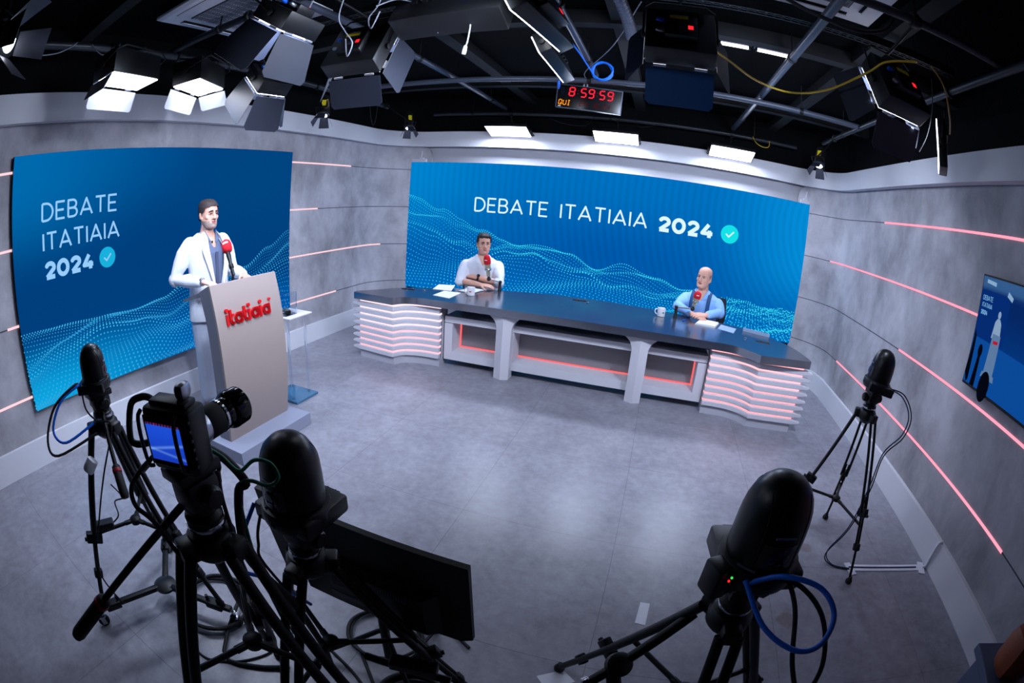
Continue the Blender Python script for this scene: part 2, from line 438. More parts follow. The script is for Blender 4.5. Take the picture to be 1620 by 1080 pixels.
#--PART2--
# ------------------------------------------------------------------ stroke lettering
def arc(cx, cy, rx, ry, a0, a1, n=12): return [(cx+rx*math.cos(math.radians(a0+(a1-a0)*i/n)), cy+ry*math.sin(math.radians(a0+(a1-a0)*i/n))) for i in range(n+1)]
GL = {  # thin capitals: width, strokes in a unit-high cell
 'D': (.68, [[(0, 0), (0, 1)], [(0, 1), (.24, 1)]+arc(.24, .5, .44, .5, 90, -90, 14)+[(0, 0)]]),
 'E': (.54, [[(.54, 1), (0, 1), (0, 0), (.54, 0)], [(0, .51), (.48, .51)]]),
 'B': (.58, [[(0, 0), (0, 1), (.30, 1)]+arc(.30, .76, .23, .24, 90, -90, 10)+[(0, .52)], [(0, .52), (.32, .52)]+arc(.32, .26, .26, .26, 90, -90, 10)+[(0, 0)]]),
 'A': (.78, [[(0, 0), (.39, 1), (.78, 0)], [(.14, .30), (.64, .30)]]),
 'T': (.66, [[(0, 1), (.66, 1)], [(.33, 1), (.33, 0)]]),
 'I': (.06, [[(.03, 0), (.03, 1)]]),
 '2': (.62, [arc(.31, .69, .27, .29, 165, -25, 14)+[(.05, .02)], [(.02, .0), (.62, .0)]]),
 '0': (.72, [arc(.36, .5, .33, .5, 0, 360, 28)]),
 '4': (.70, [[(.42, 1), (.04, .26), (.70, .26)], [(.50, .52), (.50, -.08)]]),
}
def text_width(txt, gap, space=.42):
    return sum((GL[c][0] if c != ' ' else space)+gap for c in txt)-gap
def stroke_poly(mb, pts, w, o, u, v, sx, sz, th, ext=.5):
    """flat strokes of width w along a polyline; every segment is a thin slab, joints filled with small discs"""
    P = [(a*sx, b*sz) for a, b in pts]; o, u, v = Vector(o), Vector(u), Vector(v); nrm = u.cross(v)
    for i, ((x0, y0), (x1, y1)) in enumerate(zip(P, P[1:])):
        d = math.hypot(x1-x0, y1-y0)
        if d < 1e-6: continue
        tx, ty = (x1-x0)/d, (y1-y0)/d; nx, ny = -ty*w/2, tx*w/2
        poly = [(x0+nx, y0+ny), (x0-nx, y0-ny), (x1-nx, y1-ny), (x1+nx, y1+ny)]
        mb.prism(poly, o, u, v, nrm*th)
        if i > 0 and len(P) > 2:
            mb.prism([(x0+w/2*math.cos(2*PI*k/10), y0+w/2*math.sin(2*PI*k/10)) for k in range(10)], o, u, v, nrm*th)
def write(mb, txt, o, u, v, width, height, w, gap=.20, space=.42, th=.001):
    """txt from o along u, cap height 'height', squeezed to 'width'"""
    tw = text_width(txt, gap, space); sx = width/tw; x = 0
    hh = height-w; o = Vector(o)+Vector(v)*(w/2)
    for c in txt:
        if c == ' ': x += space+gap; continue
        for st in GL[c][1]: stroke_poly(mb, [(x+a, b) for a, b in st], w, o, u, v, sx, hh, th)
        x += GL[c][0]+gap
def check_badge(parent, c, u, v, r, mc, mk, off):
    n = u.cross(v)
    b = MB().prism([(r*math.cos(2*PI*k/40), r*math.sin(2*PI*k/40)) for k in range(40)], Vector(c)+n*off, u, v, n*.001).build('round_badge', mc, parent, world=True)
    t = MB(); stroke_poly(t, [(-.42*r, .0), (-.10*r, -.30*r), (.44*r, .30*r)], r*.15, Vector(c)+n*(off+.0015), u, v, 1, 1, .001)
    t.build('check_mark', mk, b, world=True)

# ------------------------------------------------------------------ the two LED walls
def picture_panel(name, parent, o, u, v, w, h, nx, nz, colour, m):
    n = Vector(u).cross(Vector(v)); mb = MB(); cols = []
    vs = []; fs = []
    for j in range(nz+1):
        for i in range(nx+1):
            vs.append(Vector(o)+Vector(u)*(w*i/nx)+Vector(v)*(h*j/nz)); cols.append(colour(i/nx, j/nz))
    for j in range(nz):
        for i in range(nx):
            a = j*(nx+1)+i; fs.append((a, a+1, a+nx+2, a+nx+1))
    ob = mb.add(vs, fs).build(name, m, parent, world=True)
    at = ob.data.color_attributes.new('picture', 'FLOAT_COLOR', 'POINT')
    for i, c in enumerate(cols): at.data[i].color = (*c, 1)
    return ob
def dots_part(parent, o, u, v, dots, m, name='dotted_wave'):
    """many tiny lit dots of the displayed wave: one mesh, colour per dot"""
    o, u, v = Vector(o), Vector(u), Vector(v); n = u.cross(v); vs = []; fs = []; cols = []
    for x, z, r, c in dots:
        k = len(vs); p = o+u*x+v*z
        for a in range(6):
            t = a*PI/3; vs.append(p+u*(r*math.cos(t))+v*(r*math.sin(t))); cols.append(c)
        fs.append(tuple(range(k, k+6)))
    ob = MB().add(vs, fs).build(name, m, parent, world=True)
    at = ob.data.color_attributes.new('picture', 'FLOAT_COLOR', 'POINT')
    for i, c in enumerate(cols): at.data[i].color = (*c, 1)
    ob['kind'] = 'stuff'
    return ob
def mixc(a, b, t): return tuple(x+(y-x)*t for x, y in zip(a, b))
def sm(a, b, x):
    t = max(0, min(1, (x-a)/(b-a))); return t*t*(3-2*t)
def interp(tab, x):
    if x <= tab[0][0]: return tab[0][1]
    for (a, p), (b, q) in zip(tab, tab[1:]):
        if x <= b:
            t = (x-a)/(b-a); t = t*t*(3-2*t); return p+(q-p)*t
    return tab[-1][1]
M_SCRB = attr_glow('wall_picture_wide', 1.0, ((-3.6, 0, -1.7), 3.4, .055, (1., 1., 1.1)))
M_SCRL = attr_glow('wall_picture_side', 1.0)
M_DOTS = attr_glow('picture_dots', 1.0)
M_LET = glow('picture_lettering_white', (222, 250, 255), 1.0)
M_LETL = glow('picture_lettering_pale_blue', (150, 205, 250), 1.0)
M_BADGE = glow('picture_badge_cyan', (20, 226, 232), 1.0)
M_BADGEL = glow('picture_badge_blue', (24, 176, 220), 1.0)
SB_X0, SB_X1, SB_Z0, SB_Z1, SB_Y = .2994, 5.8867, .4451, 2.238, 1.22
scr = thing('led_screen', 'wide blue video wall behind the desk with a one-line title and check mark', 'screen', (3.09, 1.25, .40))
hb = MB(); hb.box(((SB_X0+SB_X1)/2, 1.262, (SB_Z0+SB_Z1)/2), (SB_X1-SB_X0, .072, SB_Z1-SB_Z0)); hb.box(((SB_X0+SB_X1)/2, 1.262, .39), (SB_X1-SB_X0, .07, .11))
hb.build('housing', M_BLACKM, scr, world=True)
def colB(s, t):
    c = mixc(lin(0, 92, 172), lin(0, 112, 190), sm(.2, 1, t))
    c = mixc(c, lin(0, 132, 206), .9*sm(.35, 0, s)*sm(.25, .9, t))
    c = mixc(c, lin(4, 140, 214), .95*sm(.70, 1.0, s)*sm(.05, .6, t))
    c = mixc(c, lin(0, 84, 166), .7*math.exp(-((s-.52)/.2)**2-((t-.42)/.22)**2))
    c = mixc(c, lin(0, 112, 196), .6*sm(.3, 0, t))
    return c
picture_panel('display_panel', scr, (SB_X0, SB_Y, SB_Z0), (1, 0, 0), (0, 0, 1), SB_X1-SB_X0, SB_Z1-SB_Z0, 84, 28, colB, M_SCRB)
CREST = [(0, 1.32), (.25, 1.27), (.6, 1.13), (.9, 1.02), (1.2, .88), (1.5, .80), (1.75, .72), (2.1, .77), (2.4, .68), (2.8, .55), (3.15, .655), (3.55, .52), (3.9, .46), (4.4, .42), (4.9, .40), (5.59, .385)]
MID = [(0, .96), (.5, .82), (.9, .64), (1.2, .52), (1.6, .62), (1.9, .66), (2.2, .52), (2.6, .46), (3.0, .36), (3.6, .30), (4.2, .33), (5.59, .28)]
dots = []
rnd = random.Random(3)
bright, dim, deep = lin(60, 235, 255), lin(10, 160, 225), lin(0, 120, 205)
wB = SB_X1-SB_X0
NR = 30
for j in range(NR):
    t = j/(NR-1)
    nxx = int(190-95*t)
    for i in range(nxx):
        x = wB*(i+.5*(j % 2))/nxx
        cz = interp(CREST, x); mz = interp(MID, x)
        ph = 2.1*x+3.0*t
        if t < .45:
            q = t/.45; z = cz+(mz-cz)*q + .045*math.sin(5.2*x+9*q)*math.sin(PI*q)+.02*math.sin(11*x+4*q)
        else:
            q = (t-.45)/.55; z = mz+(.02-mz)*q**.9+.05*math.sin(4.1*x+5*q+1)*math.sin(PI*q)
        if z < .012 or z > 1.75: continue
        crest = math.exp(-(t/.07)**2)+.8*math.exp(-((t-.45)/.05)**2)+.35*math.exp(-((t-.22)/.05)**2)
        b = min(1, .42+.60*crest+.25*math.sin(3*x+6*t)**2)
        if x > 4.0: b = min(1, b+.35*sm(4.0, 4.8, x)*rnd.random()); z += .03*(rnd.random()-.5)*sm(3.9, 4.6, x)
        r = .0052+.0058*t*t+.0016*crest
        dots.append((x, z, r, mixc(deep, bright, b)))
for k in range(700):                                   # denser sparkle right of centre
    x = 3.9+1.65*rnd.random(); z = .06+(.34)*rnd.random()**.8
    dots.append((x, z, .0035+.003*rnd.random(), mixc(dim, bright, rnd.random())))
dots_part(scr, (SB_X0, SB_Y-.0016, SB_Z0), (1, 0, 0), (0, 0, 1), dots, M_DOTS)
full = text_width('DEBATE ITATIAIA', .235, .38); un = 2.245/full; x_ = 1.392
for wd in ('DEBATE', 'ITATIAIA'):
    ww = text_width(wd, .235)*un; tx = MB(); write(tx, wd, (x_, SB_Y-.0025, 1.577), (1, 0, 0), (0, 0, 1), ww, .197, .0215, gap=.235)
    tx.build('thin_lettering', M_LET, scr, world=True); x_ += ww+(.235*2+.38)*un
tx = MB(); write(tx, '2024', (3.80, SB_Y-.0025, 1.572), (1, 0, 0), (0, 0, 1), .675, .197, .047, gap=.25)
tx.build('bold_lettering', M_LET, scr, world=True)
check_badge(scr, (4.697, SB_Y, 1.672), V(1, 0, 0), V(0, 0, 1), .115, M_BADGE, M_LET, .002)

SL_Y0, SL_Y1, SL_Z0, SL_Z1, SL_X = -4.0784, -.8915, .429, 2.2357, .05
scl = thing('led_screen', 'video wall on the left wall behind the standing man, title in three lines', 'screen', (.02, -2.48, .43))
MB().box((.026, (SL_Y0+SL_Y1)/2, (SL_Z0+SL_Z1)/2), (.045, SL_Y1-SL_Y0, SL_Z1-SL_Z0)).build('housing', M_BLACKM, scl, world=True)
def colL(s, t):
    c = lin(0, 62, 124)
    c = mixc(c, lin(0, 118, 186), sm(.45, 0, s)*sm(.45, 1, t))
    c = mixc(c, lin(0, 96, 164), .6*sm(.75, .3, s)*sm(.55, 1, t))
    c = mixc(c, lin(0, 70, 130), .7*sm(.5, .7, s)*sm(.3, .8, t))
    c = mixc(c, lin(0, 92, 170), sm(.34, .05, t))
    c = mixc(c, lin(8, 168, 226), sm(.62, 0, s)*sm(.30, .0, t))
    return c
picture_panel('display_panel', scl, (SL_X, SL_Y0, SL_Z0), (0, 1, 0), (0, 0, 1), SL_Y1-SL_Y0, SL_Z1-SL_Z0, 64, 36, colL, M_SCRL)
CL = [(0, .565), (.4, .545), (.8, .52), (1.15, .50), (1.45, .53), (1.75, .62), (2.1, .60), (2.5, .64), (2.85, .80), (3.19, .95)]
ML = [(0, .26), (.4, .36), (.8, .45), (1.2, .40), (1.6, .28), (2.0, .34), (2.5, .44), (3.19, .62)]
dots = []
wL = SL_Y1-SL_Y0; NR = 30
deepL, dimL, briL = lin(0, 92, 170), lin(10, 130, 205), lin(70, 200, 250)
for j in range(NR):
    t = j/(NR-1); nxx = int(120-58*t)
    for i in range(nxx):
        x = wL*(i+.5*(j % 2))/nxx
        cz = interp(CL, x); mz = interp(ML, x)
        if t < .5:
            q = t/.5; z = cz+(mz-cz)*q+.035*math.sin(5*x+7*q)*math.sin(PI*q)
        else:
            q = (t-.5)/.5; z = mz+(.015-mz)*q**.9+.04*math.sin(4.2*x+5*q)*math.sin(PI*q)
        if z < .01: continue
        crest = .8*math.exp(-(t/.06)**2)+.7*math.exp(-((t-.5)/.06)**2)+.4*math.exp(-((t-.26)/.05)**2)
        b = min(1, .25+.5*crest+.25*math.sin(3*x+5*t)**2)
        dots.append((x, z, .0050+.0058*t*t+.0014*crest, mixc(deepL, briL, min(1, b+.1))))
dots_part(scl, (SL_X+.0016, SL_Y0, SL_Z0), (0, 1, 0), (0, 0, 1), dots, M_DOTS)
tx = MB(); write(tx, 'DEBATE', (SL_X+.0025, -3.80, 1.742), (0, 1, 0), (0, 0, 1), .717, .138, .0165, gap=.24)
tx.build('thin_lettering', M_LETL, scl, world=True)
tx = MB(); write(tx, 'ITATIAIA', (SL_X+.0025, -3.797, 1.531), (0, 1, 0), (0, 0, 1), .737, .136, .0165, gap=.22)
tx.build('thin_lettering', M_LETL, scl, world=True)
tx = MB(); write(tx, '2024', (SL_X+.0025, -3.782, 1.328), (0, 1, 0), (0, 0, 1), .455, .132, .033, gap=.25)
tx.build('bold_lettering', M_LETL, scl, world=True)
check_badge(scl, (SL_X, -3.182, 1.394), V(0, 1, 0), V(0, 0, 1), .080, M_BADGEL, M_LETL, .002)

# brackets that hold the wide screen at its upper corners
for x0, x1, lab in ((.30, .60, 'grey mounting plate at the upper left corner of the wide video wall'), (5.60, 5.885, 'grey mounting plate at the upper right corner of the wide video wall')):
    mb = MB(); mb.box(((x0+x1)/2, 1.25, 2.262), (x1-x0, .05, .048))
    cx = x1-.07 if x0 < 1 else x0+.07
    mb.box((cx, 1.245, 2.292), (.06, .04, .02), bev=.004)
    mb.cone((cx, 1.225, 2.31), (cx+.01, 1.225, 2.40), .006, n=6)
    tag(mb.build('screen_bracket', M_TRIM), lab, 'bracket', 'screen brackets')

# ------------------------------------------------------------------ the presenters' desk
desk = thing('news_desk', 'long dark-topped studio desk with curved louvred ends and two flared posts', 'desk', (3.1, -.2, 0))
def catmull(pts, n=6):
    out = []
    for i in range(len(pts)-1):
        p0 = Vector(pts[max(i-1, 0)]); p1 = Vector(pts[i]); p2 = Vector(pts[i+1]); p3 = Vector(pts[min(i+2, len(pts)-1)])
        for k in range(n):
            t = k/n
            out.append(.5*((2*p1)+(p2-p0)*t+(2*p0-5*p1+4*p2-p3)*t*t+(3*p1-p0-3*p2+p3)*t**3))
    return out+[Vector(pts[-1])]
def v2(l): return [(x, y, 0) for x, y in l]
curveL = catmull(v2([(1.317, -.715), (1.385, -.610), (1.51, -.560), (1.66, -.556), (1.80, -.558)]))
curveR = catmull(v2([(4.43, -.56), (4.58, -.565), (4.68, -.60), (4.77, -.68), (4.855, -.765)]))
front = [V(.80, -.66, 0)]+curveL+[V(2.3, -.552, 0), V(3.1, -.558, 0), V(3.9, -.566, 0)]+curveR+[V(5.385, -.685, 0)]
back = catmull(v2([(5.385, -.60), (5.30, -.25), (5.15, .0), (4.93, .24), (4.45, .40), (3.9, .50), (3.23, .565), (2.6, .50), (2.12, .34), (1.6, .12), (1.15, -.17), (.95, -.42), (.80, -.60)]), 5)
poly = [(p.x, p.y) for p in front+back]
top = MB(); top.prism(poly, (0, 0, .653), (1, 0, 0), (0, 1, 0), (0, 0, .072)); top.build('desk_top', M_DESK, desk, world=True, smooth=30)
M_NEONW = glow('shelf_led_strip_pale', (255, 222, 230), 1.3)
def louvre_block(pl, ext_start, ext_end, sgn):
    """plinth, dark core, eight slats with light strips between, following plan path pl (left to right)"""
    back_y = -.30
    def solid(path, z0, z1, y_back): 
        n = len(path); rg = [[p+V(0, 0, z0) for p in path]+[V(path[-1].x, y_back, z0), V(path[0].x, y_back, z0)], [p+V(0, 0, z1) for p in path]+[V(path[-1].x, y_back, z1), V(path[0].x, y_back, z1)]]
        return MB().rings(rg)
    solid(pl, 0, .082, back_y).build('plinth', M_PLINTH, desk, world=True, smooth=30)
    ins = [p+V(0, .022, 0) for p in pl]
    core = solid(ins, .082, .653, back_y); core.build('core', M_WHITE, desk, world=True, smooth=30)
    outp = [p+V(0, -.030, 0) for p in pl]
    if ext_start: outp = [V(outp[0].x-ext_start, outp[0].y, 0)]+outp
    if ext_end: outp = outp+[V(outp[-1].x+ext_end, outp[-1].y, 0)]
    for k in range(8):
        z0 = .092+k*.0695; z1 = z0+.047
        sl = MB(); rg = []
        for i, p in enumerate(outp):
            inn = p+V(0, .07, 0); c = .010
            tip = (ext_start and i == 0) or (ext_end and i == len(outp)-1)
            cz = .014 if tip else 0
            rg.append([p+V(0, c*.3, z0+cz), p+V(0, 0, z0+.004+cz), p+V(0, 0, z1-.004-cz), p+V(0, c*.3, z1-cz), inn+V(0, 0, z1-cz), inn+V(0, 0, z0+cz)])
        if ext_start:
            r0 = [q+V(.02, 0, 0) for q in rg[0]]; 
        sl.rings(rg).build('slat', M_WHITE, desk, world=True, smooth=30)
        a = [p+V(0, -.004, 0) for p in pl]; b = [p+V(0, .03, 0) for p in pl]
        g = MB(); zz = z1+.001 
        ribbon(g, a, zz, zz+.019, b); g.build('light_strip', (M_NEONW if k > 3 else M_NEONS) if sgn > 0 else (M_NEONS if k > 3 else M_NEONS2), desk, world=True)
M_NEONS2 = glow('shelf_led_strip_lower', (255, 158, 168), 1.6)
pL = [V(.846, -.632, 0), V(1.30, -.655, 0)]+[p+V(.002, .06, 0) for p in curveL[:-1]]+[V(1.757, -.49, 0)]
pL = [V(.846, -.605, 0), V(1.10, -.64, 0), V(1.315, -.668, 0)]+catmull(v2([(1.317, -.668), (1.381, -.556), (1.504, -.498), (1.643, -.476), (1.757, -.476)]), 5)[1:]
pR = catmull(v2([(4.44, -.478), (4.566, -.480), (4.695, -.498), (4.815, -.56), (4.888, -.64)]), 5)+[V(5.10, -.637, 0), V(5.347, -.632, 0)]
louvre_block(pL, .075, 0, 1); louvre_block(pR, 0, .09, -1)
# the framed infill between the ends
fx0, fx1, fy = 1.775, 4.43, -.405
fr = MB()
fr.box(((fx0+fx1)/2, fy+.16, .508), (fx1-fx0, .32, .066)); fr.box(((fx0+fx1)/2, fy+.16, .118), (fx1-fx0, .32, .086))
for x in (fx0+.045, fx1-.045): fr.box((x, fy+.16, .313), (.09, .32, .304))
for x in (2.445, 3.764): fr.box((x, fy+.16, .313), (.16, .32, .304))
fr.build('frame', M_WHITE, desk, world=True)
MB().box(((fx0+fx1)/2, -.165, .315), (fx1-fx0, .03, .45)).build('infill_panel', M_INFILL, desk, world=True)
MB().box(((fx0+fx1)/2, .02, .60), (fx1-fx0, .03, .105)).build('rear_rail', M_INFILL, desk, world=True)
ns = MB(); 
for a, b in ((1.865, 2.365), (2.525, 3.684), (3.844, 4.34)): ns.box(((a+b)/2, -.186, .168), (b-a, .012, .012))
for x in (1.872, 4.333): ns.box((x, -.186, .31), (.012, .012, .29))
ns.build('light_strip', M_NEONF, desk, world=True)
kb = MB(); kb.box((3.1, .02, .04), (2.6, .06, .078)); kb.build('kick_board', M_BLACKM, desk, world=True)
for cx, yf in ((2.443, -.525), (3.764, -.531)):
    prof = []
    hw = .0765
    outl = [(-hw, 0), (-hw, .46)]+[(-hw-.150*(1-math.cos(PI/2*k/10)), .50+.153*math.sin(PI/2*k/10)) for k in range(0, 11)]
    right = [(-a, b) for a, b in outl][::-1]
    ou = outl+right
    mb = MB()
    # front chamfer: two faces meeting in a soft ridge
    n = len(outl); rg = []
    for (a, z) in outl:
        w_ = -a
        rg.append([V(cx-w_, yf+.037, z), V(cx, yf, z), V(cx+w_, yf+.037, z), V(cx+w_, yf+.16, z), V(cx-w_, yf+.16, z)])
    mb.rings(rg); mb.build('post', M_WHITE, desk, world=True, smooth=25)

# things lying on the desk
DT = .725
def on_desk(name, label, cat, m, poly, th, z=DT, group=None, lift=0):
    mb = MB().prism(poly, (0, 0, z+lift), (1, 0, 0), (0, 1, 0), (0, 0, th)); return tag(mb.build(name, m), label, cat, group)
on_desk('paper_sheet', 'white sheet of paper at the back left of the desk, beside the crossed arms', 'paper', M_PAPER, [(1.45, -.055), (1.665, -.03), (1.57, .29), (1.385, .24)], .004)
on_desk('paper_sheet', 'white sheet of paper nearest the desk front, in front of the other sheets', 'paper', M_PAPERW if False else M_PAPER, [(1.60, -.35), (1.81, -.40), (1.80, -.07), (1.60, -.075)], .003)
nb = thing('open_notebook', 'open white notebook under the forearms of the man with crossed arms', 'notebook', (1.85, .10, DT))
MB().prism([(1.74, .0), (1.915, -.01), (1.965, .22), (1.79, .24)], (0, 0, DT+.004), (1, 0, 0), (0, 1, 0), (0, 0, .006)).build('pages', M_PAPER, nb, world=True)
MB().prism([(1.735, -.005), (1.92, -.015), (1.97, .225), (1.785, .245)], (0, 0, DT), (1, 0, 0), (0, 1, 0), (0, 0, .004)).build('cover', M_BLACK, nb, world=True)
pad = thing('paper_stack', 'white stack of papers beside the clasped hands of the man in suspenders', 'paper', (4.43, .18, DT))
for k in range(3):
    MB().prism([(4.29+.004*k, .06), (4.505, .035+.004*k), (4.578-.003*k, .285), (4.385, .335)], (0, 0, DT+.006*k), (1, 0, 0), (0, 1, 0), (0, 0, .005)).build('sheet', M_PAPER, pad, world=True)
on_desk('folder', 'translucent grey-blue folder lying right of the white paper stack', 'folder', M_PAPERG, [(4.535, .03), (4.695, -.06), (4.76, .17), (4.60, .26)], .003)
cardm = MB().box((4.97, .085, DT+.018), (.30, .006, .036), rot=Matrix.Rotation(math.radians(-20), 3, 'Z'))
tag(cardm.build('name_card', M_PAPERG), 'pale translucent strip standing on the right end of the desk', 'card')
pn = MB(); pn.cone((4.16, .12, DT+.005), (4.20, .20, DT+.005), .0045, n=8); pn.cone((4.16, .12, DT+.005), (4.156, .112, DT+.005), .0045, .001, n=8)
tag(pn.build('pen', M_BLUEP), 'blue pen lying between the mug and the clasped hands', 'pen')
def mug(x, y, ang, label, logo):
    t = thing('coffee_mug', label, 'mug', (x, y, DT), math.radians(ang), 'white mugs on the desk')
    MB().lathe([(.036, 0), (.041, .003), (.042, .085), (.041, .09), (.038, .09), (.037, .012), (.001, .010)], n=28).build('cup', M_MUG, t, smooth=40)
    MB().tube([(.040, 0, .072), (.062, 0, .074), (.072, 0, .050), (.062, 0, .024), (.040, 0, .018)], .0055, n=8, smooth=2).build('handle', M_MUG, t, smooth=60)
    MB().lathe([(.0424, .040), (.0426, .041), (.0426, .050), (.0424, .051)], n=10, ang=(math.radians(logo-16), math.radians(logo+16))).build('printed_mark', M_RED if logo < 100 else M_GREENC, t)
mug(1.935, -.12, 190, 'white mug with handle in front of the man with crossed arms', 90)
mug(3.93, .20, 180, 'white mug left of the man in suspenders, beside his microphone foot', 120)
def outlet(x, y, a, label):
    t = thing('cable_grommet', label, 'grommet', (x, y, DT), math.radians(a), 'desk cable grommets')
    MB().box((0, 0, .003), (.15, .026, .006), bev=.002).build('brush_plate', M_BLACK, t)
    for dx in (-.02, .055): MB().lathe([(.008, .0), (.011, .004), (.010, .013), (.003, .015)], o=(dx, .004, .006), n=12).build('socket', M_CHROME, t, smooth=40)
outlet(1.22, -.21, 8, 'black cable slot with metal knobs on the far left of the desk top')
outlet(3.02, .39, 0, 'black cable slot with metal knobs midway between the two seated men')
outlet(4.98, -.235, -12, 'black cable slot with metal knobs on the right end of the desk top')
for x, y in ((1.40, -.16), (3.12, .32), (4.80, -.20)):
    MB().lathe([(.012, 0), (.015, .003), (.013, .010), (.002, .012)], o=(x, y, DT), n=14).build('socket_knob', M_CHROME, desk, world=True, smooth=40)
M_MICB = mat('pale_gold_mic_body', (168, 166, 142), .35, metal=.5)
def desk_mic(base, top, elbow, foam, label):
    b, e, f = Vector(base), Vector(elbow), Vector(foam); t = thing('desk_microphone', label, 'microphone', b, group='red-capped desk microphones')
    mb = MB(); mb.lathe([(.020, 0), (.021, .012), (.017, .02), (.017, top*.8), (.020, top*.82), (.020, top), (.012, top+.006)], o=b, n=16); mb.build('clamp_base', M_BLACK, t, world=True, smooth=40)
    s = b+V(0, 0, top-.01); MB().tube([s, s.lerp(e, .5), e], .009, n=8).build('boom_arm', M_SILVER, t, world=True, smooth=50)
    d = (f-e).normalized()
    j = MB(); j.ball(e, .024, n=12); j.cone(e, e+d*.05, .014, .012); j.build('swivel_joint', M_BLACK, t, world=True, smooth=50)
    L = (f-e).length
    body = MB(); body.lathe([(.012, .03), (.021, .035), (.022, L*.45), (.030, L*.5), (.033, L*.62), (.033, L*.98)], o=e, ax=d, n=18); body.build('microphone_body', M_MICB, t, world=True, smooth=40)
    MB().lathe([(.034, L*.46), (.037, L*.5), (.036, L*.56), (.033, L*.58)], o=e, ax=d, n=18).build('shock_ring', M_CHROME, t, world=True, smooth=40)
    fo = MB(); fo.lathe([(.035, L*.80), (.039, L*.86), (.040, L*1.05), (.034, L*1.2), (.018, L*1.28), (.001, L*1.3)], o=e, ax=d, n=20)
    fw = fo.build('foam_cover', M_FOAMR, t, world=True, smooth=60)
    MB().box(f+d*.005+V(.0, -.040, .0), (.03, .003, .007)).build('printed_mark', M_PAPER, fw, world=True)
desk_mic((2.105, .33, DT), .11, (2.01, .21, .865), (1.985, .185, 1.075), 'red-capped microphone on a black boom foot before the man with crossed arms')
desk_mic((4.085, .255, DT), .125, (4.255, .20, .855), (4.285, .185, 1.005), 'red-capped microphone on a silver boom before the man in suspenders')

# ------------------------------------------------------------------ lectern, its microphone and the acrylic stand
lec = thing('lectern', 'curved taupe lectern with raised red lettering on a blue-grey plinth', 'lectern', (1.2, -2.59, 0))
prof = catmull([(1.243, .10, 0), (1.268, .25, 0), (1.287, .42, 0), (1.292, .60, 0), (1.284, .80, 0), (1.258, .99, 0), (1.203, 1.20, 0)], 4)
def prof_x(z):
    for a, b in zip(prof, prof[1:]):
        if a.y <= z <= b.y: return a.x+(b.x-a.x)*(z-a.y)/(b.y-a.y)
    return prof[-1].x
ya, yb = -2.915, -2.27
fs_ = MB(); rg = [[V(p.x, ya, p.y), V(p.x, yb, p.y), V(p.x-.02, yb, p.y), V(p.x-.02, ya, p.y)] for p in prof]
fs_.rings(rg); fs_.build('front_panel', M_TAUPE, lec, world=True, smooth=40)
for y in (ya+.001, yb-.021):
    sp = MB(); rg = [[V(p.x-.018, y, p.y), V(p.x-.018, y+.02, p.y), V(p.x-.130+.0*p.y, y+.02, p.y-.05*sm(.9, 1.2, p.y)), V(p.x-.130, y, p.y-.05*sm(.9, 1.2, p.y))] for p in prof]
    sp.rings(rg); sp.build('side_panel', M_TAUPE_SIDE, lec, world=True, smooth=40)
bk = MB(); rg = [[V(p.x-.110, ya+.02, p.y), V(p.x-.110, yb-.02, p.y), V(p.x-.128, yb-.02, p.y-.045*sm(.9, 1.2, p.y)), V(p.x-.128, ya+.02, p.y-.045*sm(.9, 1.2, p.y))] for p in prof[:-3]]
bk.rings(rg); bk.build('back_panel', M_TAUPE_SIDE, lec, world=True, smooth=40)
tp = MB(); tp.prism([(1.19, 1.196), (1.075, 1.150), (.82, 1.068), (.82, 1.054), (1.075, 1.134), (1.19, 1.180)], (0, ya+.022, 0), (1, 0, 0), (0, 0, 1), (0, yb-ya-.044, 0)); tp.build('reading_shelf', M_TAUPE_SIDE, lec, world=True)
pl = MB(); pl.box((1.205, -2.592, .05), (.45, .79, .1), bev=.003); pl.build('plinth', M_PAD, lec, world=True)
# raised red lettering on the front
def lower(mb, o, u, v, n, th, x, ch, s):
    w = .19; P = lambda pts, ww=w: stroke_poly(mb, [((x+a), b) for a, b in pts], ww*s, o, u, v, s, s, th)
    def disc(cx, cy, r): mb.prism([((x+cx)*s+r*s*math.cos(2*PI*k/20), cy*s+r*s*math.sin(2*PI*k/20)) for k in range(20)], o, u, v, n*th)
    if ch == 'i': P([(.10, .0), (.10, .68)]); disc(.10, .94, .125); return .26
    if ch == 't': P([(.12, .95), (.12, .24)]+arc(.30, .24, .18, .15, 180, 260, 6)+[(.40, .09)]); P([(.12, .60), (.40, .60)], .16); return .44
    if ch == 'a': P(arc(.36, .345, .26, .255, 0, 360, 24)); P([(.62, .0), (.62, .69)]); return .78
    if ch == '.': disc(.06, .95, .095); return .2
word = 'itatiaia'; adv = {'i': .27, 't': .44, 'a': .80}
tot = sum(adv[c] for c in word); Lw = .44; s_ = Lw/tot
letters = MB(); xo = 0
ang = math.radians(-8)
zc = .925; 
nv = V(math.cos(ang), 0, -math.sin(ang)).normalized(); nv = V(.97, 0, .16).normalized(); vv = V(-.16, 0, .97).normalized()
for ch in word+'.':
    o = V(prof_x(zc)+.001, -2.833, zc)
    lower(letters, o, V(0, 1, 0), vv, nv, .014, xo-(.12 if ch == '.' else 0), ch, s_); xo += adv.get(ch, 0)
letters.build('raised_lettering', M_RED, lec, world=True, kind=None)
tag(MB().prism([(0, 0), (.17, .0), (.17, .21), (0, .21)], (.835, -2.86, 1.0745), (.953, 0, .303), (0, 1, 0), (-.001, 0, .002)).build('paper_sheet', M_PAPER), 'white sheet of paper on the lectern reading shelf under the right hand', 'paper')
lm = thing('gooseneck_microphone', 'black handheld microphone with red foam ball on the lectern top', 'microphone', (1.11, -2.62, 1.165))
c0 = V(1.11, -2.62, 1.163); mt = V(1.055, -2.60, 1.27); ft = V(.99, -2.575, 1.408)
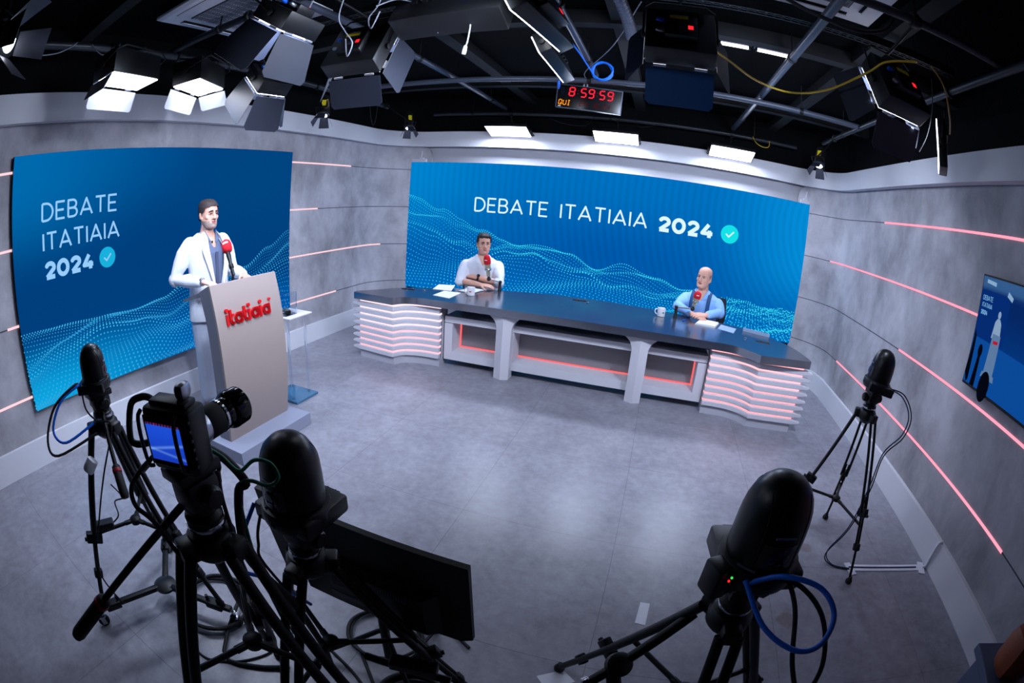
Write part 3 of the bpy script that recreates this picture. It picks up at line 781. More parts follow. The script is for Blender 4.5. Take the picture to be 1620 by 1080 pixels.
mb = MB(); mb.lathe([(.030, 0), (.030, .008), (.012, .014), (.009, .05)], o=c0, n=16); mb.build('foot', M_BLACK, lm, world=True, smooth=40)
MB().tube([c0+V(0, 0, .04), V(1.10, -2.615, 1.225), V(1.075, -2.606, 1.245)], .007, n=8, smooth=2).build('stem', M_BLACKM, lm, world=True, smooth=50)
d = (ft-V(1.125, -2.62, 1.205)).normalized(); st = V(1.115, -2.617, 1.215)
MB().lathe([(.008, 0), (.013, .01), (.0145, .12), (.019, .16), (.018, .19)], o=st, ax=d, n=16).build('handle', M_BLACK, lm, world=True, smooth=40)
MB().lathe([(.016, .0), (.019, .005), (.019, .03), (.016, .035)], o=st+d*.06, ax=d, n=16).build('clip', M_BLACKM, lm, world=True, smooth=40)
fo = MB().lathe([(.018, -.045), (.034, -.036), (.0395, -.01), (.0395, .022), (.032, .045), (.016, .058), (.001, .061)], o=ft, ax=d, n=24).build('foam_ball', M_FOAMR, lm, world=True, smooth=60)
MB().lathe([(.0402, .012), (.0408, .014), (.0408, .024), (.0402, .026)], o=ft, ax=d, n=10, ref=(.6, -.7, 0), ang=(-.5, .6)).build('printed_mark', M_PAPER, fo, world=True)
stn = thing('acrylic_stand', 'clear acrylic side stand with a white tray beyond the lectern', 'stand', (.92, -1.83, 0))
MB().box((.93, -1.84, .012), (.34, .30, .02), bev=.003).build('base_plate', M_TINT, stn, world=True)
for x, y in ((.80, -1.95), (.80, -1.73), (1.02, -1.95), (1.02, -1.73)): MB().cone((x, y, .02), (x, y, .735), .010, n=10).build('leg', M_ACRYL, stn, world=True, smooth=50)
MB().box((.91, -1.81, .742), (.28, .30, .014), bev=.004).build('tray', M_WHITE, stn, world=True)
gb = MB()
for dx, dy, sx, sy in ((0, -.07, .16, .006), (0, .07, .16, .006), (-.08, 0, .006, .14), (.08, 0, .006, .14)): gb.box((.89+dx, -1.85+dy, .845), (sx, sy, .19))
tag(gb.build('acrylic_box', M_ACRYL), 'clear acrylic box standing on the white tray beside the lectern', 'box')
for k in range(3):
    ob = MB().ball((.85+.045*k, -1.86+.03*(k % 2), .775), .026, (1.1, 1, .95), n=10).build('crumpled_paper', M_PAPER, smooth=20)
    tag(ob, 'small white paper ball inside the acrylic box on the tray', 'paper', 'paper balls in the acrylic box')
#--PART3--
# ------------------------------------------------------------------ camera supports
def tripod(label, base, z_plate, z_crown, feet, z_sp, handle=None, r=.0115, rubber=True, wide=.024, sp_len=None, group='tripods', topz=None, foot_z=0.):
    bx, by = base; t = thing('tripod', label, 'tripod', (bx, by, 0), group=group)
    top = V(bx, by, z_crown)
    cr = MB(); cr.lathe([(.030, -.075), (.046, -.06), (.058, -.045), (.060, -.015), (.050, 0), (.036, .004)], o=top, n=24)
    legs = []
    for fx, fy in feet:
        d = (V(fx, fy, 0)-V(bx, by, 0)).normalized(); legs.append(d)
        cr.box(top+d*.058+V(0, 0, -.03), (.055, .05, .05), rot=Matrix.Rotation(math.atan2(d.y, d.x), 3, 'Z'), bev=.008)
    cr.build('crown', M_BLACK, t, world=True, smooth=40)
    for (fx, fy), d in zip(feet, legs):
        p0 = top+d*.07+V(0, 0, -.035); p1 = V(fx, fy, foot_z+.02); ax = (p1-p0); tn = V(-d.y, d.x, 0)
        mb = MB(); pm = p0+ax*.56
        for s in (-1, 1):
            mb.cone(p0+tn*wide*s, pm+tn*wide*s, r, n=10)
            mb.cone(p0+ax*.46+tn*wide*s*.55, p0+ax*.80+tn*wide*s*.55, r*.85, n=10)
        mb.box(pm, (.034, wide*2+.034, .05), rot=ax.to_track_quat('Z', 'Y').to_matrix() @ Matrix.Rotation(0, 3, 'Z'), bev=.006)
        q = p0+ax*.78; mb.box(q, (.03, .045, .045), rot=ax.to_track_quat('Z', 'Y').to_matrix(), bev=.006)
        mb.cone(p0+ax*.76, p1, r*.95, n=10)
        lg = mb.build('leg', M_BLACKM, t, world=True, smooth=40)
        if rubber:
            f = MB(); f.lathe([(.012, -.001), (.022, .004), (.024, .016), (.016, .030), (.011, .045)], o=(fx, fy, foot_z), n=14); f.build('foot', M_RUBBER, lg, world=True, smooth=50)
        kn = MB(); kk = pm+d*.03; kn.cone(kk, kk+d*.022+V(0, 0, .006), .011, .009, n=10); kn.build('lock_knob', M_BLACK, lg, world=True, smooth=40)
    if z_sp:
        hub = V(bx, by, z_sp); mb = MB(); mb.lathe([(.010, -.018), (.026, -.014), (.028, .010), (.018, .018), (.006, .02)], o=hub, n=16)
        for (fx, fy), d in zip(feet, legs):
            p0 = top+d*.07+V(0, 0, -.035); p1 = V(fx, fy, .02); f = (p0.z-(z_sp))/(p0.z-p1.z); q = p0.lerp(p1, f)
            mb.cone(hub+d*.02, q, .0095, n=8); mb.box(hub+d*.035, (.05, .022, .016), rot=Matrix.Rotation(math.atan2(d.y, d.x), 3, 'Z'), bev=.004)
        mb.build('spreader', M_BLACKM, t, world=True, smooth=40)
    h = z_plate-z_crown
    hd_ = MB(); hd_.lathe([(.036, .0), (.044, h*.10), (.044, h*.26), (.034, h*.32), (.040, h*.36), (.042, h*.62), (.034, h*.68)], o=top, n=24)
    hd_.box(top+V(0, 0, h*.62), (.075, .085, h*.42), bev=.014); hd_.box(top+V(0, 0, h-.014), (.075, .11, .024), bev=.005)
    fh = hd_.build('fluid_head', M_BLACK, t, world=True, smooth=35)
    MB().lathe([(.0455, h*.11), (.0465, h*.13), (.0465, h*.17), (.0455, h*.19)], o=top, n=28).build('bowl_ring', M_CHROME, fh, world=True, smooth=40)
    for s in (-1, 1):
        MB().lathe([(.010, .0), (.024, .004), (.026, .016), (.020, .026), (.004, .028)], o=top+V(s*.040, 0, h*.62), ax=(s, 0, 0), n=16).build('knob', M_BLACK, fh, world=True, smooth=40)
    if handle:
        a = top+V(0, 0, h*.6); dv = Vector(handle)-a
        p = MB().cone(a+dv*.08, a+dv*.70, .0095, n=10).build('pan_handle', M_BLACKM, t, world=True, smooth=50)
        g = MB(); g.lathe([(.011, 0), (.019, .008), (.020, dv.length*.30), (.016, dv.length*.33), (.004, dv.length*.335)], o=a+dv*.66, ax=dv, n=16); g.build('grip', M_RUBBER, p, world=True, smooth=50)
        MB().lathe([(.0205, .018), (.0212, .020), (.0212, .030), (.0205, .032)], o=a+dv*.66, ax=dv, n=16).build('red_ring', mat('red_band', (150, 20, 26), .5), p, world=True)
    return t
def ptz(label, loc, yaw, s=1., tilt=None, logo=True):
    """dome-headed robotic camera; lens side towards local +Y"""
    mm = Matrix.Translation(Vector(loc)) @ Matrix.Rotation(math.radians(yaw), 4, 'Z')
    if tilt: mm = mm @ Matrix.Rotation(math.radians(tilt[0]), 4, 'X') @ Matrix.Rotation(math.radians(tilt[1]), 4, 'Y')
    mm = mm @ Matrix.Scale(s, 4)
    t = thing('robotic_camera', label, 'camera', group='dome-headed robotic cameras', mtx=mm)
    b = MB(); b.box((0, -.016, .030), (.186, .172, .052), bev=.010); b.lathe([(.06, .006), (.088, .012), (.094, .030), (.094, .052), (.090, .062), (.080, .064)], n=40)
    base = b.build('base', M_BLACK, t, smooth=40)
    MB().box((0, -.104, .030), (.120, .014, .034), bev=.002).build('connector_panel', M_BLACKM, base)
    for dx, m in ((-.036, M_CHROME), (-.008, M_CHROME), (.028, M_BLUEP)):
        MB().lathe([(.006, 0), (.007, .012), (.004, .014)], o=(dx, -.111, .030), ax=(0, -1, 0), n=12).build('connector', m, base, smooth=40)
    MB().box((.050, .060, .066), (.044, .010, .003), rot=Matrix.Rotation(-.7, 3, 'Z')).build('name_plate', M_SILVER if False else mat('dim_grey_print', (88, 96, 116), .5), base)
    R0 = [(.079, .064), (.0805, .072), (.080, .10), (.079, .135), (.0772, .160), (.0735, .184), (.066, .206), (.0545, .225), (.039, .239), (.020, .247), (.0005, .2495)]
    dome = MB().lathe(R0, n=48).build('dome_head', mat('satin_black_shell', (9, 10, 13), .36, spec=.4), t, smooth=60)
    def rad(z):
        for (r0, z0), (r1, z1) in zip(R0, R0[1:]):
            if z0 <= z <= z1: return r0+(r1-r0)*(z-z0)/(z1-z0+1e-9)
        return R0[-1][0]
    se = MB()
    for c in (-.044, .044):
        pts = []
        zs = [.066+.0075*i for i in range(22)]
        zz = [z for z in zs if rad(z) > abs(c)+.002]
        for z in zz: pts.append(V(c, math.sqrt(max(0, (rad(z)+.0002)**2-c*c)), z))
        pts += [V(c, .006, zz[-1]+.006), V(c, -.006, zz[-1]+.006)]
        for z in zz[::-1]: pts.append(V(c, -math.sqrt(max(0, (rad(z)+.0002)**2-c*c)), z))
        se.tube(pts, .0011, n=5)
    se.build('seam', M_RUBBER, dome)
    wn = MB(); rg = []
    for i in range(9):
        z = .078+.055*i/8; rg.append([V(math.sin(a)*(rad(z)+.0012), math.cos(a)*(rad(z)+.0012), z) for a in [(-.5+1.0*k/10) for k in range(11)]])
    wn.rings(rg, False, False, closed=False).build('lens_window', mat('tinted_window', (44, 42, 48), .12, spec=.8), dome, smooth=60)
    lz = MB().lathe([(.020, .0), (.022, .003), (.015, .006), (.0005, .004)], o=(0, rad(.106)-.0015, .106), ax=(0, 1, 0), n=24).build('lens', mat('coated_glass', (40, 32, 58), .06, spec=.9), dome, smooth=50)
    MB().box((0, rad(.150)+.0006, .152), (.046, .003, .005), bev=.001).build('name_mark', mat('pale_print', (110, 124, 156), .5), dome)
    MB().box((.0, .0955, .034), (.012, .004, .008)).build('tally_lamp', mat('dark_lamp', (60, 66, 74), .3), base)
    return t
# A: far left on the wheeled dolly
tripod('black tripod on a wheeled dolly at the far left, under the smallest dome camera', (1.99, -4.165), 1.105, .985, [(1.872, -4.515), (2.345, -4.055), (1.735, -3.935)], .50, handle=(2.25, -4.27, .78), r=.013, rubber=False, foot_z=.10)
ptz('slim dome camera at far left, seen against the left video wall', (1.99, -4.165, 1.105), -40, .72)
dol = thing('tripod_dolly', 'three-armed wheeled dolly under the far left tripod', 'dolly', (2.03, -4.14, 0))
hubp = V(2.0, -4.16, .105); mb = MB(); mb.lathe([(.02, -.014), (.058, -.01), (.062, .006), (.04, .016), (.01, .02)], o=hubp, n=20); mb.build('hub', M_BLACK, dol, world=True, smooth=40)
for fx, fy in ((1.872, -4.515), (2.345, -4.055), (1.735, -3.935)):
    d = (V(fx, fy, 0)-V(hubp.x, hubp.y, 0)); L = d.length; d.normalize(); rot = Matrix.Rotation(math.atan2(d.y, d.x), 3, 'Z')
    am = MB(); am.box(hubp+d*(L*.5+.03)+V(0, 0, -.0), (L+.02, .030, .026), rot=rot, bev=.005); am.box(hubp+d*(L*.86), (.09, .05, .04), rot=rot, bev=.006)
    for k in (.76, .92): am.cone(hubp+d*(L*k)+V(0, 0, .015), hubp+d*(L*k)+V(0, 0, .045), .009, n=8)
    am.build('arm', M_STEEL if False else M_BLACKM, dol, world=True, smooth=40)
    c = V(fx, fy, 0)+d*.045
    cs = MB(); cs.cone(c+V(0, 0, .045), c+V(0, 0, .092), .011, n=10); cs.box(c+V(0, 0, .062), (.040, .036, .012), rot=rot, bev=.003)
    tn = V(-d.y, d.x, 0)
    for s in (-1, 1): cs.box(c+tn*.018*s+V(0, 0, .044), (.026, .004, .045), rot=rot)
    cf = cs.build('caster', M_CHROME, dol, world=True, smooth=40)
    MB().lathe([(.010, -.013), (.030, -.012), (.0335, -.006), (.0335, .006), (.030, .012), (.010, .013)], o=c+V(0, 0, .0338), ax=tn, n=22).build('wheel', M_RUBBER, cf, world=True, smooth=40)
# B: cinema camera in the left foreground
tripod('tall black tripod in the left foreground carrying the camera with a lit rear screen', (3.045, -4.392), 1.288, 1.125, [(2.90, -4.86), (3.49, -4.31), (2.66, -4.07)], .74, handle=(2.70, -4.79, .80), r=.015, wide=.026)
# C: dome camera, centre left foreground
tripod('black tripod in front of the back of the flat monitor, under the dome camera', (3.07, -4.13), 1.0, .885, [(3.49, -3.86), (2.63, -3.90), (3.11, -4.62)], .48, r=.014)
ptz('dome camera in front of the flat monitor, facing the lectern', (3.07, -4.13, 1.0), 178, .98)
# D: dome camera, right foreground
tripod('black tripod with a jointed side arm, right foreground, under the largest dome camera', (4.13, -3.99), 1.055, .935, [(3.74, -3.60), (4.58, -3.76), (4.14, -4.52)], .55, r=.015)
ptz('largest dome camera, in the right foreground beside the looped blue cable', (4.13, -3.99, 1.055), -172, 1.06, tilt=(0, 0))
# E: dome camera by the right wall
tripod('thin-legged black tripod standing by the right wall', (5.20, -2.36), 1.045, .925, [(5.325, -2.78), (5.335, -2.085), (4.90, -2.21)], .33, r=.009, wide=.020)
ptz('small dome camera by the right wall, turned towards the lectern', (5.20, -2.36, 1.045), 80, .98, tilt=(6, 0))

# the cinema camera
CC_S = 1.0; CC_R = Matrix.Rotation(math.radians(20), 3, 'Z')
cc = thing('cinema_camera', 'boxy black camera with a lit blue rear screen and long lens', 'camera', mtx=Matrix.Translation(V(3.052, -4.392, 1.288)) @ CC_R.to_4x4() @ Matrix.Scale(CC_S, 4))
b = MB(); b.box((0, -.022, .068), (.118, .060, .126), bev=.010); b.box((0, -.015, .003), (.08, .05, .014), bev=.003); b.box((0, -.02, .134), (.09, .04, .012), bev=.004)
body = b.build('body', M_BLACK, cc, smooth=35)
sc_ = picture_panel('rear_screen', cc, ROOTM[cc.name] @ V(-.048, -.0578, .032), CC_R @ V(1, 0, 0), (0, 0, 1), .084*CC_S, .074*CC_S, 46, 44,
    lambda s, t: mixc(mixc(lin(24, 60, 190), lin(30, 84, 226), t), lin(120, 170, 250), .55*math.exp(-((t-.28-.22*s)/.035)**2)+.45*math.exp(-((t-.12-.18*(1-s))/.03)**2)) if t < .95 else (lin(150, 30, 70) if (int(s*46) % 4 == 0) else lin(14, 22, 60)), attr_glow('camera_screen', .9))
bz = MB(); bz.box((-.003, -.054, .068), (.104, .006, .098), bev=.003); bz.build('screen_bezel', M_GLOSS, cc)
for x in (.030, -.058):
    gd = MB(); gd.tube([V(x, -.052, .012), V(x, -.068, .02), V(x, -.068, .116), V(x, -.052, .124)], .0042, n=8, smooth=2); gd.build('screen_guard', M_BLACK, cc, smooth=50)
rb = MB()
for k in range(6): rb.box((.050, -.050, .028+.017*k), (.014, .010, .007), bev=.002)
rb.build('side_buttons', M_BLACKM, cc)
for k in range(4): MB().lathe([(.0055, 0), (.0065, .006), (.004, .007)], o=(-.058, -.036, .040+.018*k), ax=(-1, 0, 0), n=12).build('connector', mat('gold_contact', (190, 160, 90), .35, metal=.8), cc, smooth=40)
MB().box((.024, -.010, .153), (.024, .036, .030), bev=.010).build('top_receiver', M_SILVER, cc, smooth=40)
lens = MB().lathe([(0.0286, 0.0000), (0.0328, 0.0034), (0.0328, 0.0218), (0.0302, 0.0252)], o=(.022, .006, .066), ax=(.25, 1, 0), n=32).build('lens', M_SILVER, cc, smooth=40)
MB().lathe([(0.0302, 0.0235), (0.0319, 0.0269), (0.0319, 0.0655), (0.0302, 0.0689)], o=(.022, .006, .066), ax=(.25, 1, 0), n=32).build('focus_ring', M_RUBBER, lens, smooth=40)
MB().lathe([(0.0311, 0.0672), (0.0328, 0.0689), (0.0328, 0.0748), (0.0311, 0.0764)], o=(.022, .006, .066), ax=(.25, 1, 0), n=32).build('silver_ring', M_CHROME, lens, smooth=40)
MB().lathe([(0.0294, 0.0756), (0.0311, 0.0790), (0.0311, 0.0941), (0.0361, 0.0974), (0.0386, 0.1025), (0.0386, 0.1344), (0.0370, 0.1361), (0.0353, 0.1319), (0.0328, 0.1042), (0.0008, 0.1008)], o=(.022, .006, .066), ax=(.25, 1, 0), n=32).build('lens_hood', M_GLOSS, lens, smooth=40)

# flat monitor seen from behind, on its own stand
mo = thing('flat_monitor', 'large black flat monitor seen from behind in the foreground', 'monitor', (3.10, -3.95, .47))
tl, tr, bl_, br = V(2.735, -3.985, .885), V(3.47, -3.985, .885), V(2.735, -3.92, .470), V(3.47, -3.92, .470)
u = (tr-tl).normalized(); dn = (bl_-tl).normalized(); nb_ = u.cross(dn).normalized(); nb_ = nb_ if nb_.y < 0 else -nb_     # towards the photographer
Wm, Hm = (tr-tl).length, (bl_-tl).length
mb = MB(); mb.prism([(0, 0), (Wm, 0), (Wm, Hm*.93), (Wm-.04, Hm), (0.04, Hm), (0, Hm*.93)], tl, u, dn, -nb_*.018); mb.build('panel', M_BLACKM, mo, world=True)
mb = MB()
q = [(.10, Hm*.42), (Wm-.10, Hm*.42), (Wm-.10, Hm*.96), (.10, Hm*.96)]; q2 = [(.14, Hm*.46), (Wm-.14, Hm*.46), (Wm-.14, Hm*.93), (.14, Hm*.93)]
mb.rings([[tl+u*a+dn*b_ for a, b_ in q], [tl+u*a+dn*b_+nb_*.035 for a, b_ in q2]], False, True); mb.build('rear_housing', M_BLACKM, mo, world=True)
mb = MB(); 
for k in range(40): mb.box(tl+u*(.19+.009*k)+dn*(Hm*.52)+nb_*.0356, (.004, .002, .022))
mb.build('vents', mat('vent_grey', (96, 108, 134), .5), mo, world=True)
mb = MB(); mb.prism([(.25, Hm*.78), (.45, Hm*.78), (.43, Hm*.85), (.25, Hm*.85)], tl+nb_*.0345, u, dn, nb_*.002); mb.build('port_cover', mat('port_cover', (52, 60, 78), .5), mo, world=True)
mb = MB(); mb.box(tl+u*.30+dn*(Hm*.62)+nb_*.036, (.055, .002, .040)); mb.build('rating_label', mat('faded_label', (84, 82, 92), .6), mo, world=True)
mb = MB(); mb.prism([(.012, .012), (Wm-.012, .012), (Wm-.012, Hm*.92), (.012, Hm*.92)], tl-nb_*.0182, u, dn, -nb_*.001); mb.build('display_panel', M_GLOSS, mo, world=True)
ms = thing('monitor_stand', 'black pole stand holding up the flat monitor', 'stand', (3.10, -3.86, 0))
mb = MB(); mb.cone((3.10, -3.86, .05), (3.10, -3.86, .70), .019, n=14); mb.build('pole', M_BLACKM, ms, world=True, smooth=50)
mb = MB(); mb.box((3.10, -3.885, .655), (.16, .045, .12), bev=.006); mb.build('mounting_bracket', M_BLACK, ms, world=True)
for a in (80, 200, 320):
    d = V(math.cos(math.radians(a)), math.sin(math.radians(a)), 0); MB().tube([V(3.10, -3.86, .28), V(3.10, -3.86, .26)+d*.03, V(3.10, -3.86, .015)+d*.32], .011, n=8).build('leg', M_BLACKM, ms, world=True, smooth=50)
# jointed arm and counterweight on the right foreground tripod
arm = thing('grip_arm', 'black jointed grip arm with round clamp, clamped to the right foreground tripod', 'arm', (3.87, -3.99, .62))
mb = MB(); mb.cone((4.06, -3.93, .84), (3.845, -4.08, .665), .015, n=10); mb.build('upper_rod', M_BLACKM, arm, world=True, smooth=50)
mb = MB(); mb.lathe([(.010, -.02), (.034, -.016), (.036, .012), (.026, .020), (.004, .022)], o=(3.90, -4.045, .715), ax=(.3, -.5, .8), n=20); mb.build('round_clamp', M_BLACK, arm, world=True, smooth=40)
mb = MB(); mb.cone((3.89, -4.055, .70), (3.93, -4.12, .60), .020, n=12); mb.box((3.945, -4.135, .585), (.06, .05, .09), bev=.01, rot=Matrix.Rotation(.4, 3, 'Y')); mb.build('clamp_body', M_BLACK, arm, world=True, smooth=40)
mb = MB(); mb.lathe([(.012, 0), (.020, .006), (.020, .022), (.008, .028)], o=(3.845, -4.08, .665), ax=(-.75, -.5, -.4), n=14); mb.build('end_stud', M_CHROME, arm, world=True, smooth=40)
bag = thing('battery_pack', 'black battery pack with red and green lamps left of the largest dome camera', 'battery', (4.02, -4.0, 1.06))
MB().box((4.035, -4.045, 1.075), (.045, .06, .085), bev=.008, rot=Matrix.Rotation(.5, 3, 'Z')).build('case', M_BLACK, bag, world=True, smooth=40)
MB().ball((4.055, -4.078, 1.098), .003, n=8).build('red_lamp', M_TALLY, bag, world=True); MB().ball((4.059, -4.076, 1.106), .003, n=8).build('green_lamp', M_TALLYG, bag, world=True)

# ------------------------------------------------------------------ cables and tape on and near the floor
def cable(label, pts, r, m, name='cable', cat='cable', group=None, n=7, k=6):
    p = catmull(pts, k); return tag(MB().tube(p, r, n=n).build(name, m, smooth=60), label, cat, group)
def coil(label, c, R, turns, r, m, name='cable_coil', seed=1, tail=None, squash=.9, z0=None):
    rr = random.Random(seed); p = []
    for i in range(int(turns*16)+1):
        a = 2*PI*i/16; q = R*(1+.05*math.sin(a*1.7+seed)+.03*rr.random()); p.append(V(c[0]+q*math.cos(a), c[1]+q*squash*math.sin(a), (z0 or r)+r*1.9*(i/16)*.8))
    if tail: p += [Vector(t) for t in tail]
    return cable(label, p, r, m, name, 'cable', 'cable coils on the floor', k=3)
coil('thick black cable coiled in a ring on the floor beside the dolly', (2.22, -4.02), .19, 2.2, .010, M_RUBBER, tail=[(2.45, -4.22, .012), (2.60, -4.20, .012), (2.74, -4.1, .012)])
coil('thin black cable coil below the flat monitor', (3.0, -3.72), .16, 2.0, .008, M_RUBBER, seed=4, tail=[(3.2, -3.55, .009), (3.35, -3.62, .009)])
coil('black cable coil at the lower edge, behind the foreground tripods', (3.26, -3.98), .13, 3., .009, M_RUBBER, seed=6, tail=[(3.42, -4.1, .010), (3.5, -4.22, .010)])
cable('thin black cable trailing across the floor in front of the dolly', [(2.30, -4.30, .006), (2.42, -4.30, .006), (2.55, -4.2, .006), (2.62, -4.05, .006), (2.50, -3.95, .006), (2.36, -3.93, .006)], .005, M_RUBBER)
cable('black cable bundle arching down behind the tall foreground tripod', [(2.985, -4.32, 1.27), (3.011, -4.277, 1.228), (3.056, -4.265, 1.179), (3.051, -4.285, 1.167), (3.075, -4.324, 1.106), (3.104, -4.35, 1.053), (3.12, -4.33, 0.98), (3.1, -4.25, 0.8), (3.02, -4.12, 0.4), (2.9, -4.0, 0.02)], .011, M_RUBBER)
cable('green cable looping beside the boxy camera lens', [(2.989, -4.312, 1.267), (3.02, -4.29, 1.242), (3.054, -4.275, 1.211), (3.071, -4.239, 1.226), (3.098, -4.216, 1.216), (3.118, -4.218, 1.189), (3.107, -4.242, 1.177), (3.075, -4.267, 1.191), (3.05, -4.28, 1.17), (3.075, -4.31, 1.106), (3.07, -4.3, 0.9), (3.0, -4.2, 0.4), (2.95, -4.1, 0.02)], .0046, M_GREENC)
cable('thin black cable with ferrite core hanging from the boxy camera', [(3.014, -4.318, 1.263), (3.035, -4.313, 1.238), (3.039, -4.321, 1.224), (3.054, -4.338, 1.189), (3.073, -4.351, 1.156), (3.094, -4.363, 1.123)], .005, M_RUBBER)
tag(MB().lathe([(.005, 0), (.009, .003), (.009, .024), (.005, .027)], o=(3.043, -4.331, 1.205), ax=(-.2, .25, .9), n=12).build('ferrite_core', M_BLACK, smooth=40), 'black ferrite core on the cable right of the boxy camera', 'ferrite')
cable('thick black cable looping off the left side of the boxy camera', [(2.975, -4.4, 1.392), (2.947, -4.401, 1.397), (2.937, -4.417, 1.401), (2.929, -4.441, 1.391), (2.943, -4.466, 1.338), (2.955, -4.458, 1.322), (2.975, -4.425, 1.322)], .0075, M_RUBBER)
cable('thin black cable with silver plug curving down left of the boxy camera', [(2.985, -4.44, 1.3), (2.971, -4.477, 1.277), (2.971, -4.509, 1.256), (2.987, -4.52, 1.225), (3.015, -4.499, 1.18), (3.0, -4.45, 1.0)], .0055, M_RUBBER)
tag(MB().lathe([(.005, 0), (.007, .003), (.007, .026), (.005, .028)], o=(2.972, -4.475, 1.276), ax=(.3, .8, .5), n=12).build('cable_plug', M_SILVER, smooth=40), 'silver plug on the thin cable left of the boxy camera', 'plug')
cable('blue cable looping off the left side of the slim far-left camera', [(1.955, -4.225, 1.135), (2.0, -4.26, 1.15), (1.99, -4.35, 1.115), (2.0, -4.42, 1.03), (2.045, -4.39, .985), (2.075, -4.25, 1.02)], .0055, M_BLUEC)
cable('black cable looping off the left side of the slim far-left camera', [(1.965, -4.235, 1.14), (2.0, -4.28, 1.155), (1.98, -4.385, 1.10), (2.0, -4.46, 1.0), (2.04, -4.44, .95), (2.09, -4.25, .985)], .0055, M_RUBBER)
cable('thin black cable hanging down from the slim far-left camera', [(1.99, -4.24, 1.13), (2.02, -4.25, 1.06), (2.05, -4.22, 1.01), (2.10, -4.18, .99), (2.06, -4.27, .80), (2.0, -4.34, .62), (1.93, -4.45, .35), (1.95, -4.42, .12)], .004, M_RUBBER)
pb = thing('power_brick', 'black power brick lying on the dolly tripod brace', 'power brick', (1.93, -4.33, .52))
MB().box((1.93, -4.325, .525), (.115, .05, .032), bev=.005, rot=Matrix.Rotation(1.1, 3, 'Z')).build('case', M_BLACK, pb, world=True)
MB().tube(catmull([(1.955, -4.27, .525), (1.98, -4.24, .56), (1.94, -4.22, .60), (1.99, -4.19, .63), (1.97, -4.22, .70)], 5), .0035, n=6).build('lead', M_RUBBER, pb, world=True)
tag(MB().lathe([(.020, -.03), (.026, -.026), (.027, .02), (.022, .03), (.018, .026)], o=(2.01, -4.30, .84), ax=(-.25, -.85, -.9), n=16).build('leg_clamp', M_ACWHITE, smooth=40), 'white plastic clamp on the left leg of the dolly tripod', 'clamp')
ps = thing('power_strip', 'black power strip lying below the flat monitor near the lower edge', 'power strip', (3.33, -4.06, .44))
MB().box((3.335, -4.075, .46), (.15, .05, .038), bev=.006, rot=Matrix.Rotation(.2, 3, 'Z')).build('case', M_BLACK, ps, world=True)
for k in range(2): MB().tube(catmull([(3.33+.03*k, -4.07, .475), (3.34+.03*k, -4.075, .52), (3.36+.03*k, -4.07, .51), (3.345+.03*k, -4.068, .48)], 5), .0025, n=6).build('wire_loop', M_RUBBER, ps, world=True)
sbar = MB().cone((3.17, -4.09, .425), (3.45, -4.06, .425), .014, n=10); tag(sbar.build('cross_bar', M_BLACKM, smooth=50), 'black horizontal bar under the flat monitor carrying the power strip', 'bar')
for i, pts in enumerate(([(3.2, -3.75, .008), (3.45, -3.95, .008), (3.62, -4.12, .008), (3.7, -4.3, .008)], [(2.95, -3.85, .009), (3.1, -4.0, .009), (3.3, -4.2, .009), (3.45, -4.42, .009)], [(2.8, -3.9, .007), (3.0, -3.98, .007), (3.18, -4.12, .007), (3.36, -4.36, .007)])):
    cable(('outermost black cable on the floor at the lower edge below the monitor', 'middle black cable on the floor at the lower edge below the monitor', 'innermost black cable on the floor at the lower edge below the monitor')[i], pts, .0075, M_RUBBER)
cable('blue network cable looping under the left side of the centre-left dome camera', [(3.005, -4.213, 1.071), (3.006, -4.271, 1.021), (3.005, -4.324, 0.986), (3.022, -4.335, 0.95), (3.03, -4.25, 0.85), (3.0, -4.1, 0.6)], .0055, M_BLUEC)
cable('thin black cable with core hanging left of the centre-left dome camera', [(3.03, -4.222, 1.053), (3.031, -4.245, 1.016), (3.04, -4.261, 0.99), (3.054, -4.277, 0.96), (3.05, -4.22, 0.8)], .004, M_RUBBER)
cable('bright blue cable in a wide loop below the largest dome camera', [(4.085, -4.09, 1.115), (4.135, -4.175, 1.07), (4.20, -4.235, 1.065), (4.25, -4.24, 1.085), (4.268, -4.20, 1.13), (4.23, -4.15, 1.16), (4.15, -4.115, 1.155), (4.10, -4.08, 1.10)], .0062, M_BLUEC)
cable('black cable in a tall loop below the largest dome camera', [(4.18, -4.07, 1.125), (4.205, -4.14, 1.09), (4.22, -4.235, 1.02), (4.26, -4.29, .97), (4.285, -4.25, 1.03), (4.26, -4.17, 1.10), (4.19, -4.11, 1.135), (4.12, -4.08, 1.11)], .0058, M_RUBBER)
cable('dark blue cable curving from the small dome camera by the right wall to the floor', [(5.26, -2.43, 1.085), (5.33, -2.50, 1.075), (5.37, -2.58, 1.0), (5.34, -2.62, .90), (5.25, -2.62, .78), (5.26, -2.60, .55), (5.24, -2.60, .28), (5.20, -2.55, .06), (5.24, -2.615, .008), (5.37, -2.65, .006)], .0042, mat('navy_cable', (22, 42, 86), .45))
cable('black cable curving from the small dome camera by the right wall', [(5.26, -2.435, 1.09), (5.345, -2.50, 1.085), (5.385, -2.59, 1.0), (5.35, -2.63, .89), (5.255, -2.63, .77), (5.27, -2.61, .54), (5.25, -2.6, .27), (5.185, -2.57, .05), (5.24, -2.63, .008), (5.37, -2.66, .006)], .004, M_RUBBER)
tp_ = thing('floor_tape', 'white tape holding a cable to the floor beside the right wall', 'tape', (5.7, -2.64, 0))
MB().box((5.70, -2.638, .0025), (.66, .062, .005)).build('strip', M_TAPE, tp_, world=True)
MB().box((5.38, -2.65, .003), (.05, .12, .005), rot=Matrix.Rotation(.2, 3, 'Z')).build('end_patch', M_TAPE, tp_, world=True)
MB().box((6.02, -2.645, .0035), (.055, .13, .005), rot=Matrix.Rotation(-.3, 3, 'Z')).build('end_patch', M_TAPE, tp_, world=True)
